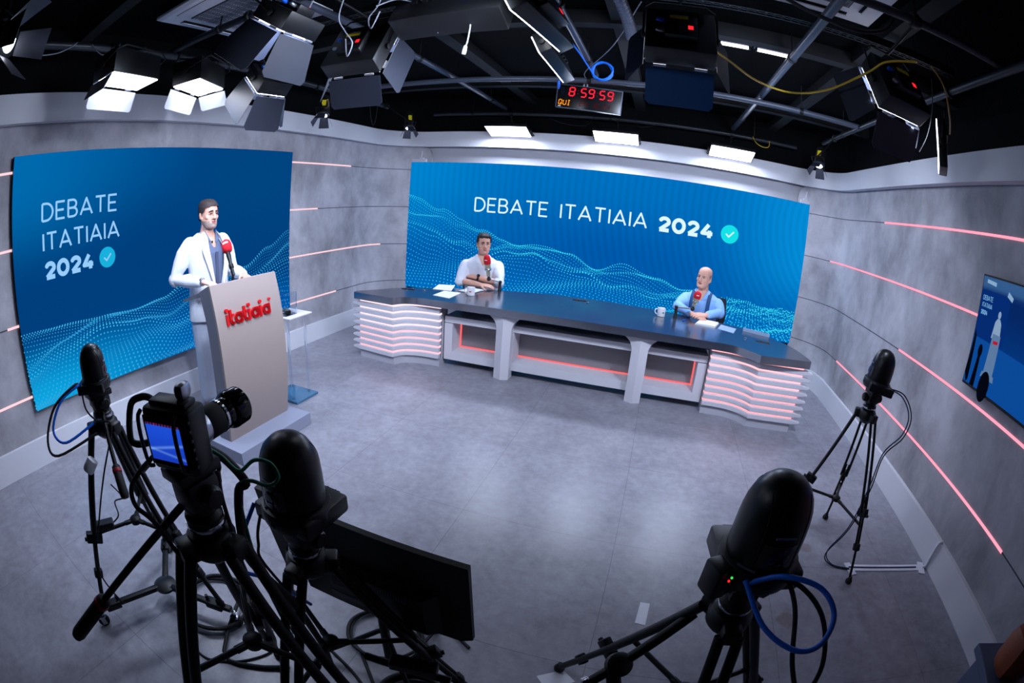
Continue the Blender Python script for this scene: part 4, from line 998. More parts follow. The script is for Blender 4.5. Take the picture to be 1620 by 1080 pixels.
MB().tube(catmull([(6.035, -2.64, .006), (6.062, -2.64, .02), (6.058, -2.645, .10), (6.057, -2.655, .21), (6.085, -2.66, .226)], 6), .011, n=8).build('wrapped_run', M_TAPE, tp_, world=True, smooth=60)
MB().box((5.67, -2.638, .007), (.60, .010, .006)).build('cable_ridge', mat('navy_cable', (22, 42, 86), .45), tp_, world=True)
ft_ = MB().prism([(4.034, -3.085), (4.083, -3.085), (4.073, -3.24), (4.022, -3.235)], (0, 0, .0005), (1, 0, 0), (0, 1, 0), (0, 0, .0012)); tag(ft_.build('tape_mark', M_TAPE), 'short white tape mark on the floor left of the largest dome camera', 'tape')
ft_ = MB().prism([(3.66, -3.665), (3.757, -3.60), (3.82, -3.65), (3.72, -3.73)], (0, 0, .0005), (1, 0, 0), (0, 1, 0), (0, 0, .0015)); tag(ft_.build('paper_sheet', M_TAPE), 'crumpled white sheet on the floor at the lower edge', 'paper')
# furniture cut off by the lower corners
cb = thing('side_cabinet', 'blue-grey cabinet top cut off by the lower right corner', 'cabinet', (4.95, -4.42, 0))
rz = Matrix.Rotation(math.radians(-12), 3, 'Z')
MB().box((4.98, -4.52, .52), (.46, .40, 1.0), rot=rz, bev=.006).build('body', mat('blue_grey_board', (86, 96, 124), .55), cb, world=True)
MB().box((4.98, -4.52, 1.03), (.50, .44, .025), rot=rz, bev=.004).build('top', mat('blue_grey_board', (86, 96, 124), .55), cb, world=True)
hb_ = MB().box((4.845, -4.375, 1.108), (.14, .10, .13), rot=rz, bev=.035); tag(hb_.build('leather_pouch', mat('brown_leather', (132, 66, 38), .5, noise=.15), smooth=40), 'brown leather pouch on the cabinet in the lower right corner', 'pouch')
#--PART4--
LK = .42
# ------------------------------------------------------------------ ceiling: beams, air conditioners, pipes
for y, z in ((-1.65, 3.12), (.25, 3.12), (-3.6, 3.12)):
    b = MB(); b.box((3.05, y, z), (6.1, .10, .11)); struct(b, 'beam', mat('charcoal_beam', (10, 11, 14), .7))
for x in (2.05, 3.45, 5.15):
    b = MB(); b.box((x, -2.3, 3.135), (.12, 7.6, .09)); struct(b, 'beam', mat('charcoal_beam', (10, 11, 14), .7))
def ac(x0, x1, y0, y1, z, label):
    t = thing('ceiling_air_conditioner', label, 'air conditioner', ((x0+x1)/2, (y0+y1)/2, z), group='ceiling air conditioners')
    w, d = x1-x0, y1-y0; mb = MB()
    mb.rings([[V(sx*w/2, sy*d/2, .025) for sx, sy in ((-1, -1), (1, -1), (1, 1), (-1, 1))], [V(sx*w/2, sy*d/2, .004) for sx, sy in ((-1, -1), (1, -1), (1, 1), (-1, 1))], [V(sx*(w/2-.03), sy*(d/2-.03), -.012) for sx, sy in ((-1, -1), (1, -1), (1, 1), (-1, 1))]])
    mb.build('fascia_panel', M_ACWHITE, t)
    MB().box((0, 0, .075), (w*.86, d*.86, .10)).build('body', M_BLACKM, t)
    g = MB(); gs = w*.27
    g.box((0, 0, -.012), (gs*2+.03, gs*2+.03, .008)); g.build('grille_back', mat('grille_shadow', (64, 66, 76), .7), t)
    g = MB()
    for k in range(27): g.box((0, -gs+2*gs*k/26, -.019), (gs*2, .006, .008))
    for k in range(9): g.box((-gs+2*gs*k/8, 0, -.019), (.004, gs*2, .007))
    g.build('intake_grille', M_ACGREY, t)
    for k, (dx, dy) in enumerate(((1, 0), (-1, 0), (0, 1), (0, -1))):
        q = w*.385; sl = MB()
        sl.box((dx*q, dy*q, -.013), (.055 if dx else w*.60, w*.60 if dx else .055, .005)); s0 = sl.build('air_slot', mat('slot_black', (10, 11, 14), .8), t)
        vn = MB(); a = .35; vn.box((dx*(q+.004), dy*(q+.004), -.022), (.045 if dx else w*.59, w*.59 if dx else .045, .006), rot=Matrix.Rotation(a*(-dx), 3, 'Y') @ Matrix.Rotation(a*dy, 3, 'X')); vn.build('louvre', M_ACWHITE, s0)
    return t
ac(.66, 1.60, -3.22, -2.30, 3.085, 'white ceiling cassette air conditioner above the left barn-door lights')
ac(4.02, 4.95, -3.27, -2.36, 3.085, 'white ceiling cassette air conditioner at the upper right, beyond the perforated rail')
def rail(label, y, x0, x1, z):
    t = thing('perforated_rail', label, 'rail', ((x0+x1)/2, y, z)); mb = MB()
    mb.box(((x0+x1)/2, y-.028, z), (x1-x0, .012, .05)); mb.box(((x0+x1)/2, y+.028, z), (x1-x0, .012, .05)); mb.box(((x0+x1)/2, y, z-.02), (x1-x0, .012, .006))
    n = int((x1-x0)/.05)
    for k in range(n): mb.box((x0+(x1-x0)*(k+.5)/n, y, z-.02), (.016, .056, .006))
    mb.build('slotted_channel', M_BLACKM, t, world=True)
    for x in (x0+.3, (x0+x1)/2, x1-.3): MB().cone((x, y, z), (x, y, 3.18), .005, n=6).build('threaded_rod', M_STEEL, t, world=True)
rail('black perforated ceiling rail running across in front of the air conditioners', -2.33, .62, 5.6, 3.02)
def pipe(label, a, b, r, m=M_GUN, hang=True):
    a, b = Vector(a), Vector(b); t = thing('lighting_pipe', label, 'pipe', (a+b)/2, group=None)
    MB().cone(a, b, r, n=16).build('tube', m, t, world=True, smooth=50)
    for k in (.12, .5, .88):
        p = a.lerp(b, k); d = (b-a).normalized()
        if hang: MB().cone(p+V(0, 0, r), V(p.x, p.y, 3.18), .006, n=6).build('hanger_rod', M_BLACKM, t, world=True)
        MB().lathe([(r+.001, -.018), (r+.007, -.016), (r+.007, .016), (r+.001, .018)], o=p, ax=d, n=16).build('clamp', M_BLACKM, t, world=True, smooth=40)
M_PIPE = mat('dark_grey_pipe', (64, 70, 84), .36, noise=.1)
M_PIPED = mat('near_black_pipe', (30, 33, 40), .4, noise=.1)
pipe('dark lighting pipe running along the top of the left wall', (.43, -5.2, 2.92), (.40, .45, 2.92), .030, M_PIPED)
pipe('grey lighting pipe crossing the room above the clock', (.55, -.60, 2.925), (5.62, -.60, 2.925), .027, M_PIPE)
pipe('slanting-looking grey pipe over the left screen gap, ending near the left back light panel', (1.745, -3.6, 2.98), (1.745, 1.12, 2.98), .027, M_PIPE)
pipe('grey pipe ending above the right end of the clock', (3.14, -4.6, 2.985), (3.14, -.58, 2.985), .027, M_PIPE)
pipe('grey pipe passing right of the two ceiling tubes towards the rightmost back light panel', (4.62, -4.6, 2.985), (4.62, 1.12, 2.985), .030, M_PIPE)
pipe('dark pipe close to the back wall above the three lit panels', (.75, 1.08, 2.90), (5.45, 1.08, 2.90), .024, M_PIPED)
pipe('dark pipe overhead carrying the row of foreground lights', (.40, -2.86, 2.965), (5.65, -2.86, 2.965), .026, M_PIPED)
pipe('dark pipe running along the right wall near the ceiling', (5.62, -5.0, 2.92), (5.62, .50, 2.92), .026, M_PIPED)

# ------------------------------------------------------------------ lamps
def softlight(label, c, n, w, h, d, doors, energy, up=(0, 0, 1), hang=None, back=True, panel_m=None, group='led panels with barn doors', name='led_softlight', spread=2.1, sticker=True, reach=None, door_m=None):
    """LED panel lamp; local -Y = the shining face. doors: side -> (length, opening angle in degrees, taper)"""
    rot = frame_to(n, up); mm = Matrix.Translation(Vector(c)) @ rot.to_4x4()
    t = thing(name, label, 'studio light', group=group, mtx=mm)
    hs = MB(); hs.box((0, 0, 0), (w, d, h), bev=.008)
    for k in range(7): hs.box((-w*.30+w*.1*k, d/2+.006, h*.30), (w*.05, .014, h*.22))
    hs.build('housing', M_BLACK, t, smooth=35)
    MB().box((0, -d/2-.002, 0), (w-.02, .006, h-.02)).build('led_panel', panel_m or M_PANEL, t)
    th = .0022
    for side, (L, a, tp) in doors.items():
        a = math.radians(a); s = 1 if side in ('top', 'right') else -1
        span = (w if side in ('top', 'bottom') else h)/2-.004
        along = V(1, 0, 0) if side in ('top', 'bottom') else V(0, 0, 1)
        outv = V(0, 0, s) if side in ('top', 'bottom') else V(s, 0, 0)
        base = outv*((h if side in ('top', 'bottom') else w)/2+.004)+V(0, -d/2-.004, 0)
        dirv = V(0, -1, 0)*math.cos(a)+outv*math.sin(a); nv_ = along.cross(dirv).normalized()
        c_ = .10*L
        pl_ = [(-span, .012), (span, .012), (span+tp, L-c_), (span+tp-c_, L), (-span-tp+c_, L), (-span-tp, L-c_)]
        db = MB(); db.prism(pl_, base-nv_*th/2, along, dirv, nv_*th)
        dr = db.build('barn_door', (door_m if door_m and (side == 'bottom' or not back) else M_FLAP), t)
        for k in (-.6, .6): MB().cone(base+along*(span*k-.03), base+along*(span*k+.03), .006, n=8).build('hinge', M_SILVER, dr, smooth=50)
    yk = MB(); yr = .006
    yp = [V(-w/2-.012, 0, 0), V(-w/2-.014, d*.3, h*.62), V(0, d*.5, h*.72), V(w/2+.014, d*.3, h*.62), V(w/2+.012, 0, 0)]
    yk.tube([yp[0], yp[1], V(-w*.4, d*.45, h*.72), V(w*.4, d*.45, h*.72), yp[3], yp[4]], yr, n=8)
    for s in (-1, 1): yk.lathe([(.008, 0), (.020, .004), (.020, .014), (.006, .018)], o=(s*(w/2+.004), 0, 0), ax=(s, 0, 0), n=12)
    yk.build('yoke', M_BLACKM, t, smooth=50)
    if hang:
        top = mm @ V(0, d*.47, h*.72); hp = Vector(hang); hh = MB(); hh.cone(top, hp-V(0, 0, .02), .009, n=8)
        hh.lathe([(.036, -.02), (.042, -.018), (.042, .018), (.036, .02)], o=hp, ax=(1, 0, 0) if abs(hp.y+2.86) < .02 or abs(hp.y-1.08) < .02 else (0, 1, 0), n=16)
        hh.build('pipe_clamp', M_BLACKM, t, world=True, smooth=40)
    if back:
        ct = MB(); ct.box((0, d/2+.022, -.02), (w*.46, .05, h*.50), bev=.008); cb_ = ct.build('control_box', M_BLACK, t, smooth=35)
        if sticker: MB().box((-.01, d/2+.0478, .035), (w*.26, .002, h*.075)).build('yellow_label', M_YEL, cb_)
        MB().box((w*.13, d/2+.0478, -.035), (.024, .002, .026)).build('red_readout', M_TALLY, cb_)
        MB().box((w*.02, d/2+.0478, -.045), (.04, .002, .028)).build('key_pad', mat('key_pad', (50, 56, 72), .5), cb_)
        for dz, m in ((.025, M_BLUEP), (-.055, M_SILVER)): MB().lathe([(.010, 0), (.012, .004), (.012, .035), (.006, .042)], o=(-w*.23, d/2+.025, dz), ax=(-1, .15, 0), n=12).build('cable_connector', m, cb_, smooth=40)
        MB().box((.0, d/2+.0478, h*.17), (w*.2, .002, .006)).build('name_mark', mat('pale_print', (110, 124, 156), .5), cb_)
    if energy:
        nn = Vector(n).normalized()
        area_light(t, 'lamp_light', Vector(c)+nn*(d/2+.012), nn, w*.92, h*.92, energy*LK, spread=spread)
    return t
N9 = V(0, .80, -.60)
softlight('dark panel light left of the yellow cable, broad blue-tinted flap hanging down, yellow label', (3.835, -2.57, 2.655), (0.0, .90, -.43), .335, .30, .12, {'bottom': (.20, 48, .0), 'top': (.17, 18, .0), 'right': (.17, 30, .02), 'left': (.17, 35, .02)}, 52, spread=2.9, door_m=mat('painted_blue_lit_flap', (30, 62, 104), .4), hang=(3.84, -2.86, 2.965))  # blue screen light on the lower flap is put into its colour
softlight('panel light with large grey flap on its right and yellow label, under the cable tangle', (2.03, -2.49, 2.665), (-.06, .87, -.49), .37, .34, .12, {'bottom': (.20, 40, .0), 'top': (.17, 10, .0), 'left': (.26, 40, .03), 'right': (.20, 12, .02)}, 46, spread=2.9, hang=(2.0, -2.86, 2.965))
softlight('panel light nearest the right wall with two red lamps on its back', (4.995, -2.58, 2.655), (-.20, .85, -.48), .32, .30, .12, {'bottom': (.20, 42, .0), 'top': (.17, 10, .0), 'right': (.18, 30, .02), 'left': (.18, 30, .02)}, 105, spread=2.7, hang=(5.0, -2.86, 2.965))
softlight('uppermost barn-door light in front of the left air conditioner, white face showing between flaps', (1.99, -3.10, 2.70), (-.52, -.02, -.85), .28, .28, .11, {'bottom': (.24, 16, .03), 'top': (.24, 14, .03), 'left': (.26, 24, .03), 'right': (.24, 14, .03)}, 72, spread=2.9, hang=(1.90, -2.86, 2.965), sticker=False)
softlight('barn-door light hanging lowest above the left screen corner, flaps half closed', (1.22, -2.46, 2.60), (-.66, .10, -.74), .26, .26, .11, {'bottom': (.26, 20, .03), 'top': (.20, 5, .02), 'left': (.26, 10, .03), 'right': (.28, 22, .03)}, 22, spread=2.9, hang=(1.35, -2.86, 2.965), sticker=True)
softlight('wide lit panel on the left wall pipe, farther left, lower flap glowing', (.80, -3.45, 2.66), (.12, .03, -.99), .44, .24, .17, {'bottom': (.15, 24, .0), 'right': (.13, 30, .0)}, 20, door_m=mat('painted_lamplit_flap', (186, 190, 200), .5), hang=(.425, -3.45, 2.92), back=False)  # dark flaps coloured pale here and below: lamplight on their inner faces painted in
softlight('wide lit panel on the left wall pipe, beside the left air conditioner, lower flap glowing', (.82, -2.82, 2.66), (.10, .05, -.99), .42, .24, .17, {'bottom': (.15, 24, .0), 'left': (.13, 30, .0)}, 20, door_m=mat('painted_lamplit_flap', (186, 190, 200), .5), hang=(.425, -2.80, 2.92), back=False)
softlight('slim panel light seen edge-on left of the clock, upper of the two bright edges', (3.235, -2.98, 2.60), (-.88, .12, -.46), .54, .26, .07, {}, 45, hang=(3.14, -2.95, 2.985), back=True, sticker=False)
softlight('slim bar light seen edge-on, lower of the two bright edges beside the clock', (3.165, -2.27, 2.585), (-.90, .0, -.44), .62, .12, .07, {}, 22, hang=(3.14, -2.2, 2.985), back=False)
softlight('unlit long bank light with white leads dangling from it', (2.70, -2.66, 2.745), (.03, .90, -.43), .62, .17, .17, {}, 0, hang=(2.70, -2.86, 2.965), back=False, panel_m=M_GLOSS)
softlight('thin panel light seen edge-on against the right fascia, one bright edge', (5.545, -2.23, 2.535), (-.83, .555, -.05), .28, .30, .06, {}, 10, hang=(5.62, -2.25, 2.92), back=False)
for x, lab in ((1.845, 'leftmost of the three lit panels above the wide video wall'), (3.195, 'middle of the three lit panels above the wide video wall'), (4.60, 'rightmost of the three lit panels above the wide video wall')):
    softlight(lab, (x, 1.005, 2.672), (0, -.30, -.954), .55, .30, .05, {}, 60, up=(0, 1, 0), hang=(x, 1.08, 2.90), back=False, group='lit panels above the wide video wall', spread=PI)
# small spots and the fresnel cut off at the left
def spot(label, c, n, r, L, energy, hang, doors=True, group='small spotlights', leaf=.11):
    rot = frame_to(n); mm = Matrix.Translation(Vector(c)) @ rot.to_4x4(); t = thing('spotlight', label, 'studio light', group=group, mtx=mm)
    hs = MB(); hs.lathe([(r*.7, -L*.9), (r*.95, -L*.85), (r, -L*.3), (r, L*.02), (r*1.12, L*.04), (r*1.12, L*.12), (r*.98, L*.12)], ax=(0, -1, 0), n=24)
    hs.build('housing', M_BLACK, t, smooth=35)
    MB().lathe([(r*1.13, L*.02), (r*1.16, L*.04), (r*1.16, L*.10), (r*1.13, L*.12)], ax=(0, -1, 0), n=24).build('front_ring', M_STEEL, t, smooth=40)
    MB().lathe([(r*.96, L*.08), (r*.7, L*.14), (r*.3, L*.17), (.001, L*.175)], ax=(0, -1, 0), n=24).build('lens', M_PANEL, t, smooth=60)
    MB().box((0, L*.45, r*1.0), (r*.8, L*.3, .004)).build('yellow_label', M_YEL, t)
    if doors:
        for a, op in ((0, 35), (90, 25), (180, 35), (270, 25)):
            q = Matrix.Rotation(math.radians(a), 3, 'Y'); o = math.radians(op); b = q @ V(0, 0, r*1.05); dv = q @ (V(0, -1, 0)*math.cos(o)+V(0, 0, 1)*math.sin(o)); al = q @ V(1, 0, 0)
            db = MB(); db.prism([(-r*.75, 0), (r*.75, 0), (r*1.0, leaf), (-r*1.0, leaf)], b+V(0, -L*.12, 0), al, dv, al.cross(dv)*.002); db.build('barn_door', M_FLAP, t)
    yk = MB(); yk.tube([V(-r*1.2, 0, 0), V(-r*1.2, L*.1, r*1.7), V(r*1.2, L*.1, r*1.7), V(r*1.2, 0, 0)], .006, n=8); yk.build('yoke', M_BLACKM, t, smooth=50)
    if hang:
        hh = MB(); hh.cone(mm @ V(0, L*.1, r*1.7), Vector(hang), .008, n=8); hh.lathe([(.034, -.016), (.040, -.014), (.040, .014), (.034, .016)], o=hang, ax=(0, 1, 0), n=14); hh.build('pipe_clamp', M_BLACKM, t, world=True, smooth=40)
    if energy: area_light(t, 'lamp_light', Vector(c)+Vector(n).normalized()*(L*.2), n, r*1.4, r*1.4, energy*LK, spread=1.5)
    return t
spot('small yellow-labelled spotlight beside the left air conditioner, lower flap lit', (.56, -1.02, 2.60), (.15, -.30, -1.0), .055, .22, 8, (.41, -1.0, 2.92))
spot('small yellow-labelled spotlight over the left corner of the wide video wall', (.80, .34, 2.62), (.25, -.25, -1.0), .052, .22, 5, (.42, .34, 2.92))
spot('small yellow-labelled spotlight over the right corner of the wide video wall', (5.44, .10, 2.60), (-.25, -.35, -1.0), .055, .22, 8, (5.62, .10, 2.92))
spot('large lit round spotlight cut off at the upper left, glowing flap beside it', (1.69, -4.56, 2.50), (.70, .70, -.12), .068, .22, 10, (1.745, -3.9, 2.98) if False else None, leaf=.16, group=None)
tag(MB().cone((1.67, -4.59, 2.60), (1.62, -4.64, 3.18), .014, n=10).build('drop_rod', M_BLACKM), 'dark drop rod above the large lit round spotlight', 'rod')
# ceiling tubes
for x0, x1, lab in ((4.165, 4.375, 'left of the two short white ceiling tubes'), (4.445, 4.70, 'right of the two short white ceiling tubes')):
    t = thing('ceiling_tube_light', lab, 'tube light', ((x0+x1)/2, -1.36, 3.15), group='ceiling tube lights')
    MB().cone((x0, -1.36, 3.14), (x1, -1.36, 3.14), .013, n=12).build('tube', M_TUBE, t, world=True, smooth=50)
    mb = MB(); mb.box(((x0+x1)/2, -1.35, 3.168), (x1-x0+.05, .05, .024), bev=.004); mb.build('batten', M_STEEL, t, world=True)
    for x in (x0-.008, x1+.008): MB().box((x, -1.36, 3.147), (.014, .03, .035)).build('end_cap', M_BLACKM, t, world=True)
# the LED clock
ck = thing('led_clock', 'black digital clock with red time and amber weekday hanging from the ceiling pipe', 'clock', mtx=Matrix.Translation(V(3.08, -.51, 2.768)) @ Matrix.Rotation(math.radians(7), 4, 'Z') @ Matrix.Rotation(math.radians(2.4), 4, 'Y') @ Matrix.Rotation(math.radians(6), 4, 'X'))
MB().box((0, .03, 0), (.59, .055, .225), bev=.004).build('case', M_BLACK, ck)
fr_ = MB()
for x in (-.293, .293): fr_.box((x, .0, 0), (.008, .012, .226))
for z in (-.111, .111): fr_.box((0, .0, z), (.59, .012, .006))
fr_.build('frame', M_STEEL, ck)
MB().box((0, .001, 0), (.575, .004, .212)).build('face', M_GLOSS, ck)
SEG = {'0': 'abcdef', '1': 'bc', '2': 'abged', '4': 'fgbc', '5': 'afgcd', '8': 'abcdefg', '9': 'abcdfg', 'U': 'bcdef', 'I': 'ijk', 'Q': 'abcdefq', ' ': ''}
def seven(mb, ch, x, z, w, h, t, sl=.10):
    pts = {'a': ((0, 1), (1, 1)), 'b': ((1, 1), (1, .5)), 'c': ((1, .5), (1, 0)), 'd': ((0, 0), (1, 0)), 'e': ((0, .5), (0, 0)), 'f': ((0, 1), (0, .5)), 'g': ((0, .5), (1, .5)), 'i': ((.5, 0), (.5, 1)), 'j': ((.1, 1), (.9, 1)), 'k': ((.1, 0), (.9, 0)), 'q': ((.55, .4), (1, 0))}
    for s in SEG[ch]:
        (a, b), (c, d) = pts[s]; P = lambda a, b: V(x+a*w+sl*b*h, -.0022, z+b*h)
        p, q = P(a, b), P(c, d); dv = (q-p).normalized(); p, q = p+dv*t*.35, q-dv*t*.35; nn = V(-dv.z, 0, dv.x)*t/2
        mb.add([p+nn, p+dv*t*-.0-nn, q-nn, q+nn], [(0, 1, 2, 3)])
for ch, x in (('8', -.185), ('5', -.080), ('9', -.010), ('5', .088), ('9', .160)):
    dg = MB(); seven(dg, ch, x, .010, .045, .080, .012); dg.build('time_digit', glow('clock_red', (255, 38, 60), 1.25), ck)
for x in (-.108, .064):
    for z in (.035, .066): MB().box((x+.1*z, -.0022, z), (.008, .001, .008)).build('colon_dot', glow('clock_red_dim', (150, 20, 34), .8), ck)
for ch, x in (('Q', -.272), ('U', -.232), ('I', -.195)):
    am = MB(); seven(am, ch, x, -.082, .026, .046, .0075)
    am.build('weekday_letter', glow('clock_amber', (255, 150, 30), 1.2), ck)
for ch, x in (('2', -.085), ('4', -.045), ('1', .030), ('0', .062), ('2', .125), ('4', .165)):
    dm = MB(); seven(dm, ch, x, -.078, .022, .042, .006)
    dm.build('date_digit', glow('clock_red_faint', (120, 16, 26), .5), ck)
MB().box((-.262, -.0015, -.098), (.028, .001, .006)).build('maker_mark', M_PAPER, ck)
for x in (-.06, -.03): MB().box((x, .03, .130), (.012, .02, .036)).build('hanger', M_SILVER, ck)
MB().cone((-.045, .03, .14), (-.045, -.06, .185), .006, n=6).build('hook', M_STEEL, ck)
# foil duct
p = catmull([(3.49, -2.75, 3.06), (3.50, -2.45, 2.98), (3.54, -2.1, 2.92), (3.545, -1.88, 2.90)], 10); pts = []
for a, b in zip(p, p[1:]): pts += [a, a.lerp(b, .5)]
pts.append(p[-1]); tag(MB().tube(pts, [.040 if i % 2 else .034 for i in range(len(pts))], n=14).build('foil_duct', mat('crinkled_foil', (120, 126, 140), .3, metal=.9), smooth=20), 'crinkled foil duct coming down from the ceiling beside the broad blue-tinted flap', 'duct')
# hanging coils and leads
def lead(label, pts, r, m, group='leads hanging under the lighting grid'): return cable(label, pts, r, m, 'hanging_lead', 'cable', group, n=6)
p = []
for i in range(56): a = 2*PI*i/16; p.append(V(3.30+.075*math.cos(a)+.006*math.sin(i), -1.35+.012*math.sin(a*.37), 2.80+.072*math.sin(a)))
tag(MB().tube(p, .0075, n=7).build('cable_coil', M_BLUEC, smooth=60), 'bright blue cable coil hanging above the clock', 'cable')
lead('blue cable running down the pipe to the blue coil above the clock', [(3.12, -2.1, 2.94), (3.13, -1.8, 2.90), (3.17, -1.55, 2.86), (3.24, -1.38, 2.76)], .0055, M_BLUEC)
lead('yellow cable swagging from the broad-flapped light across to the light with red lamps', [(3.965, -2.60, 2.62), (4.08, -2.48, 2.60), (4.25, -2.35, 2.56), (4.45, -2.30, 2.55), (4.62, -2.45, 2.57), (4.78, -2.65, 2.66), (4.86, -2.74, 2.72), (5.02, -2.80, 2.76)], .006, M_YELC)
lead('yellow lead drooping right of the light with red lamps', [(5.10, -2.82, 2.76), (5.20, -2.78, 2.70), (5.32, -2.65, 2.60), (5.46, -2.45, 2.58), (5.52, -2.36, 2.60)], .005, mat('ochre_cable', (150, 118, 44), .5))
lead('short yellow lead looped over the back pipe right of the rightmost lit panel', [(4.86, 1.05, 2.92), (4.90, 1.0, 2.84), (4.98, .98, 2.80), (5.06, 1.0, 2.82), (5.08, 1.05, 2.90)], .005, M_YELC)
lead('orange lead running level to the small spotlight at left', [(1.0, -1.5, 2.62), (.85, -1.3, 2.61), (.70, -1.15, 2.62), (.58, -1.05, 2.66)], .004, mat('ochre_cable', (150, 118, 44), .5))
white = [([(2.30, -2.76, 2.82), (2.40, -2.72, 2.86), (2.52, -2.70, 2.83), (2.62, -2.74, 2.86), (2.75, -2.76, 2.88)], 'white lead lying along the top of the unlit bank light'),
 ([(2.55, -2.74, 2.87), (2.64, -2.70, 2.80), (2.655, -2.66, 2.69), (2.63, -2.64, 2.645), (2.67, -2.66, 2.72), (2.74, -2.70, 2.83)], 'white lead in a long narrow loop in front of the unlit bank light'),
 ([(2.78, -2.72, 2.80), (2.82, -2.70, 2.77), (2.825, -2.68, 2.66), (2.815, -2.67, 2.57), (2.805, -2.665, 2.54)], 'white lead with a free plug hanging straight down from the unlit bank light'),
 ([(2.36, -2.80, 2.93), (2.30, -2.74, 2.84), (2.22, -2.70, 2.78), (2.26, -2.72, 2.70), (2.33, -2.76, 2.78)], 'grey lead looped beside the left end of the unlit bank light'),
 ([(2.12, -2.82, 2.93), (2.05, -2.76, 2.80), (2.10, -2.74, 2.70), (2.16, -2.74, 2.62), (2.12, -2.72, 2.55), (2.10, -2.73, 2.66)], 'grey lead drooping over the back of the light under the cable tangle'),
 ([(1.90, -2.84, 2.94), (1.84, -2.82, 2.80), (1.88, -2.80, 2.66), (1.80, -2.80, 2.58), (1.83, -2.82, 2.74)], 'grey lead hanging in a loop between the two left barn-door lights'),
 ([(1.74, -2.84, 2.95), (1.70, -2.80, 2.78), (1.72, -2.76, 2.60), (1.70, -2.74, 2.52)], 'grey lead hanging straight beside the lowest barn-door light'),
 ([(2.20, -2.84, 2.95), (2.10, -2.84, 3.0), (1.98, -2.84, 2.93), (1.86, -2.84, 2.99), (1.74, -2.84, 2.94)], 'grey lead wound loosely along the overhead pipe at left')]
for pts, lab in white: lead(lab, pts, .0042, M_GREYC)
tag(MB().lathe([(.006, 0), (.009, .006), (.011, .03), (.010, .05), (.004, .052)], o=(2.806, -2.665, 2.545), ax=(-.15, 0, -1), n=10).build('cable_plug', M_ACWHITE, smooth=40), 'white plug at the end of the lead hanging from the unlit bank light', 'plug')
for i, (x, y, z, ax, lab) in enumerate(((2.765, -2.735, 2.86, (0, -.2, -1), 'blue connector on top of the unlit bank light'), (2.845, -.74, 2.84, (0, .1, -1), 'blue connector hanging over the left edge of the clock'), (1.86, -2.83, 2.72, (.5, 0, -1), 'blue connector between the two left barn-door lights'), (3.135, -1.95, 2.66, (-.3, 0, -1), 'blue connector above the lower bright-edged bar light'))):
    tag(MB().lathe([(.009, -.035), (.014, -.03), (.014, .02), (.010, .03), (.006, .045)], o=(x, y, z), ax=ax, n=12).build('power_connector', M_BLUEP, smooth=40), lab, 'connector', 'blue power connectors')
for pts, lab in (([(.62, -4.3, 2.90), (.66, -4.2, 2.78), (.60, -4.0, 2.80), (.50, -3.85, 2.88), (.45, -3.78, 2.94)], 'thin grey lead draped from the left wall pipe, nearer the corner of the photo'), ([(.45, -3.65, 2.93), (.52, -3.58, 2.84), (.52, -3.48, 2.85), (.46, -3.40, 2.95)], 'thin grey lead draped over the left wall pipe above the wide lit panel'),
  ([(2.9, 1.02, 2.92), (2.86, 1.0, 2.80), (2.75, .98, 2.76), (2.5, 1.0, 2.79), (2.3, 1.04, 2.88)], 'thin dark lead drooping from the back pipe left of the middle lit panel'), ([(3.4, 1.02, 2.92), (3.46, 1.0, 2.82), (3.6, .99, 2.84), (3.75, 1.03, 2.90)], 'thin dark lead drooping from the back pipe right of the middle lit panel'),
  ([(3.05, -.6, 2.95), (3.12, -1.0, 2.9), (3.40, -1.6, 2.93), (3.62, -2.2, 3.02)], 'thin pale lead running up from the blue coil to the ceiling'),
  ([(4.35, -2.5, 3.06), (4.50, -2.62, 2.93), (4.72, -2.66, 2.88), (4.90, -2.66, 2.94), (5.0, -2.62, 3.06)], 'thick black hose sagging below the upper right air conditioner'),
  ([(5.50, -2.20, 2.98), (5.52, -2.15, 2.8), (5.50, -2.1, 2.62), (5.46, -2.05, 2.5)], 'thin dark lead hanging beside the edge-on right light'),
  ([(.55, -.2, 2.92), (.56, -.16, 2.70), (.58, -.12, 2.58), (.60, -.10, 2.70), (.60, -.10, 2.92)], 'dark lead in a narrow loop beside the left corner spotlight')):
    lead(lab, pts, .012 if 'hose' in lab else .0035, M_GREYC if 'grey' in lab or 'pale' in lab else M_RUBBER)

# ------------------------------------------------------------------ television on the right wall
tv = thing('television', 'large flat television on the right wall showing a blue-tinted view of the studio', 'television', (6.07, -2.81, 1.15))
y0, y1, z0, z1 = -2.195, -3.43, 1.155, 1.868
MB().box((6.072, (y0+y1)/2, (z0+z1)/2), (.05, y0-y1, z1-z0), bev=.005).build('case', M_BLACKM, tv, world=True)
MB().box((6.09, (y0+y1)/2, 1.48), (.036, .5, .4)).build('wall_mount', M_BLACKM, tv, world=True)
def colT(s, t):
    c = mixc(lin(6, 62, 140), lin(8, 44, 112), sm(.3, .8, t)); c = mixc(c, lin(16, 86, 168), sm(.45, .0, t)*.8)
    c = mixc(c, lin(70, 120, 176), .7*sm(.86, .93, t)); c = mixc(c, lin(10, 76, 168), .8*sm(.62, .70, s)*sm(.4, .5, t)); return c
picture_panel('display_panel', tv, (6.0455, y0-.012, z0+.018), (0, -1, 0), (0, 0, 1), (y0-y1)-.024, (z1-z0)-.03, 40, 24, colT, attr_glow('television_picture', .75))
U, Vv = V(0, -1, 0), V(0, 0, 1); O = V(6.0448, y0-.012, z0+.018)
def shown(name, polys, col, k=0., s=.75):
    mb = MB()
    for pl_ in polys: mb.prism(pl_, O-V(.0004*k, 0, 0), U, Vv, V(-.0004, 0, 0))
    return mb.build(name, glow('shown_'+name, col, s), tv, world=True)
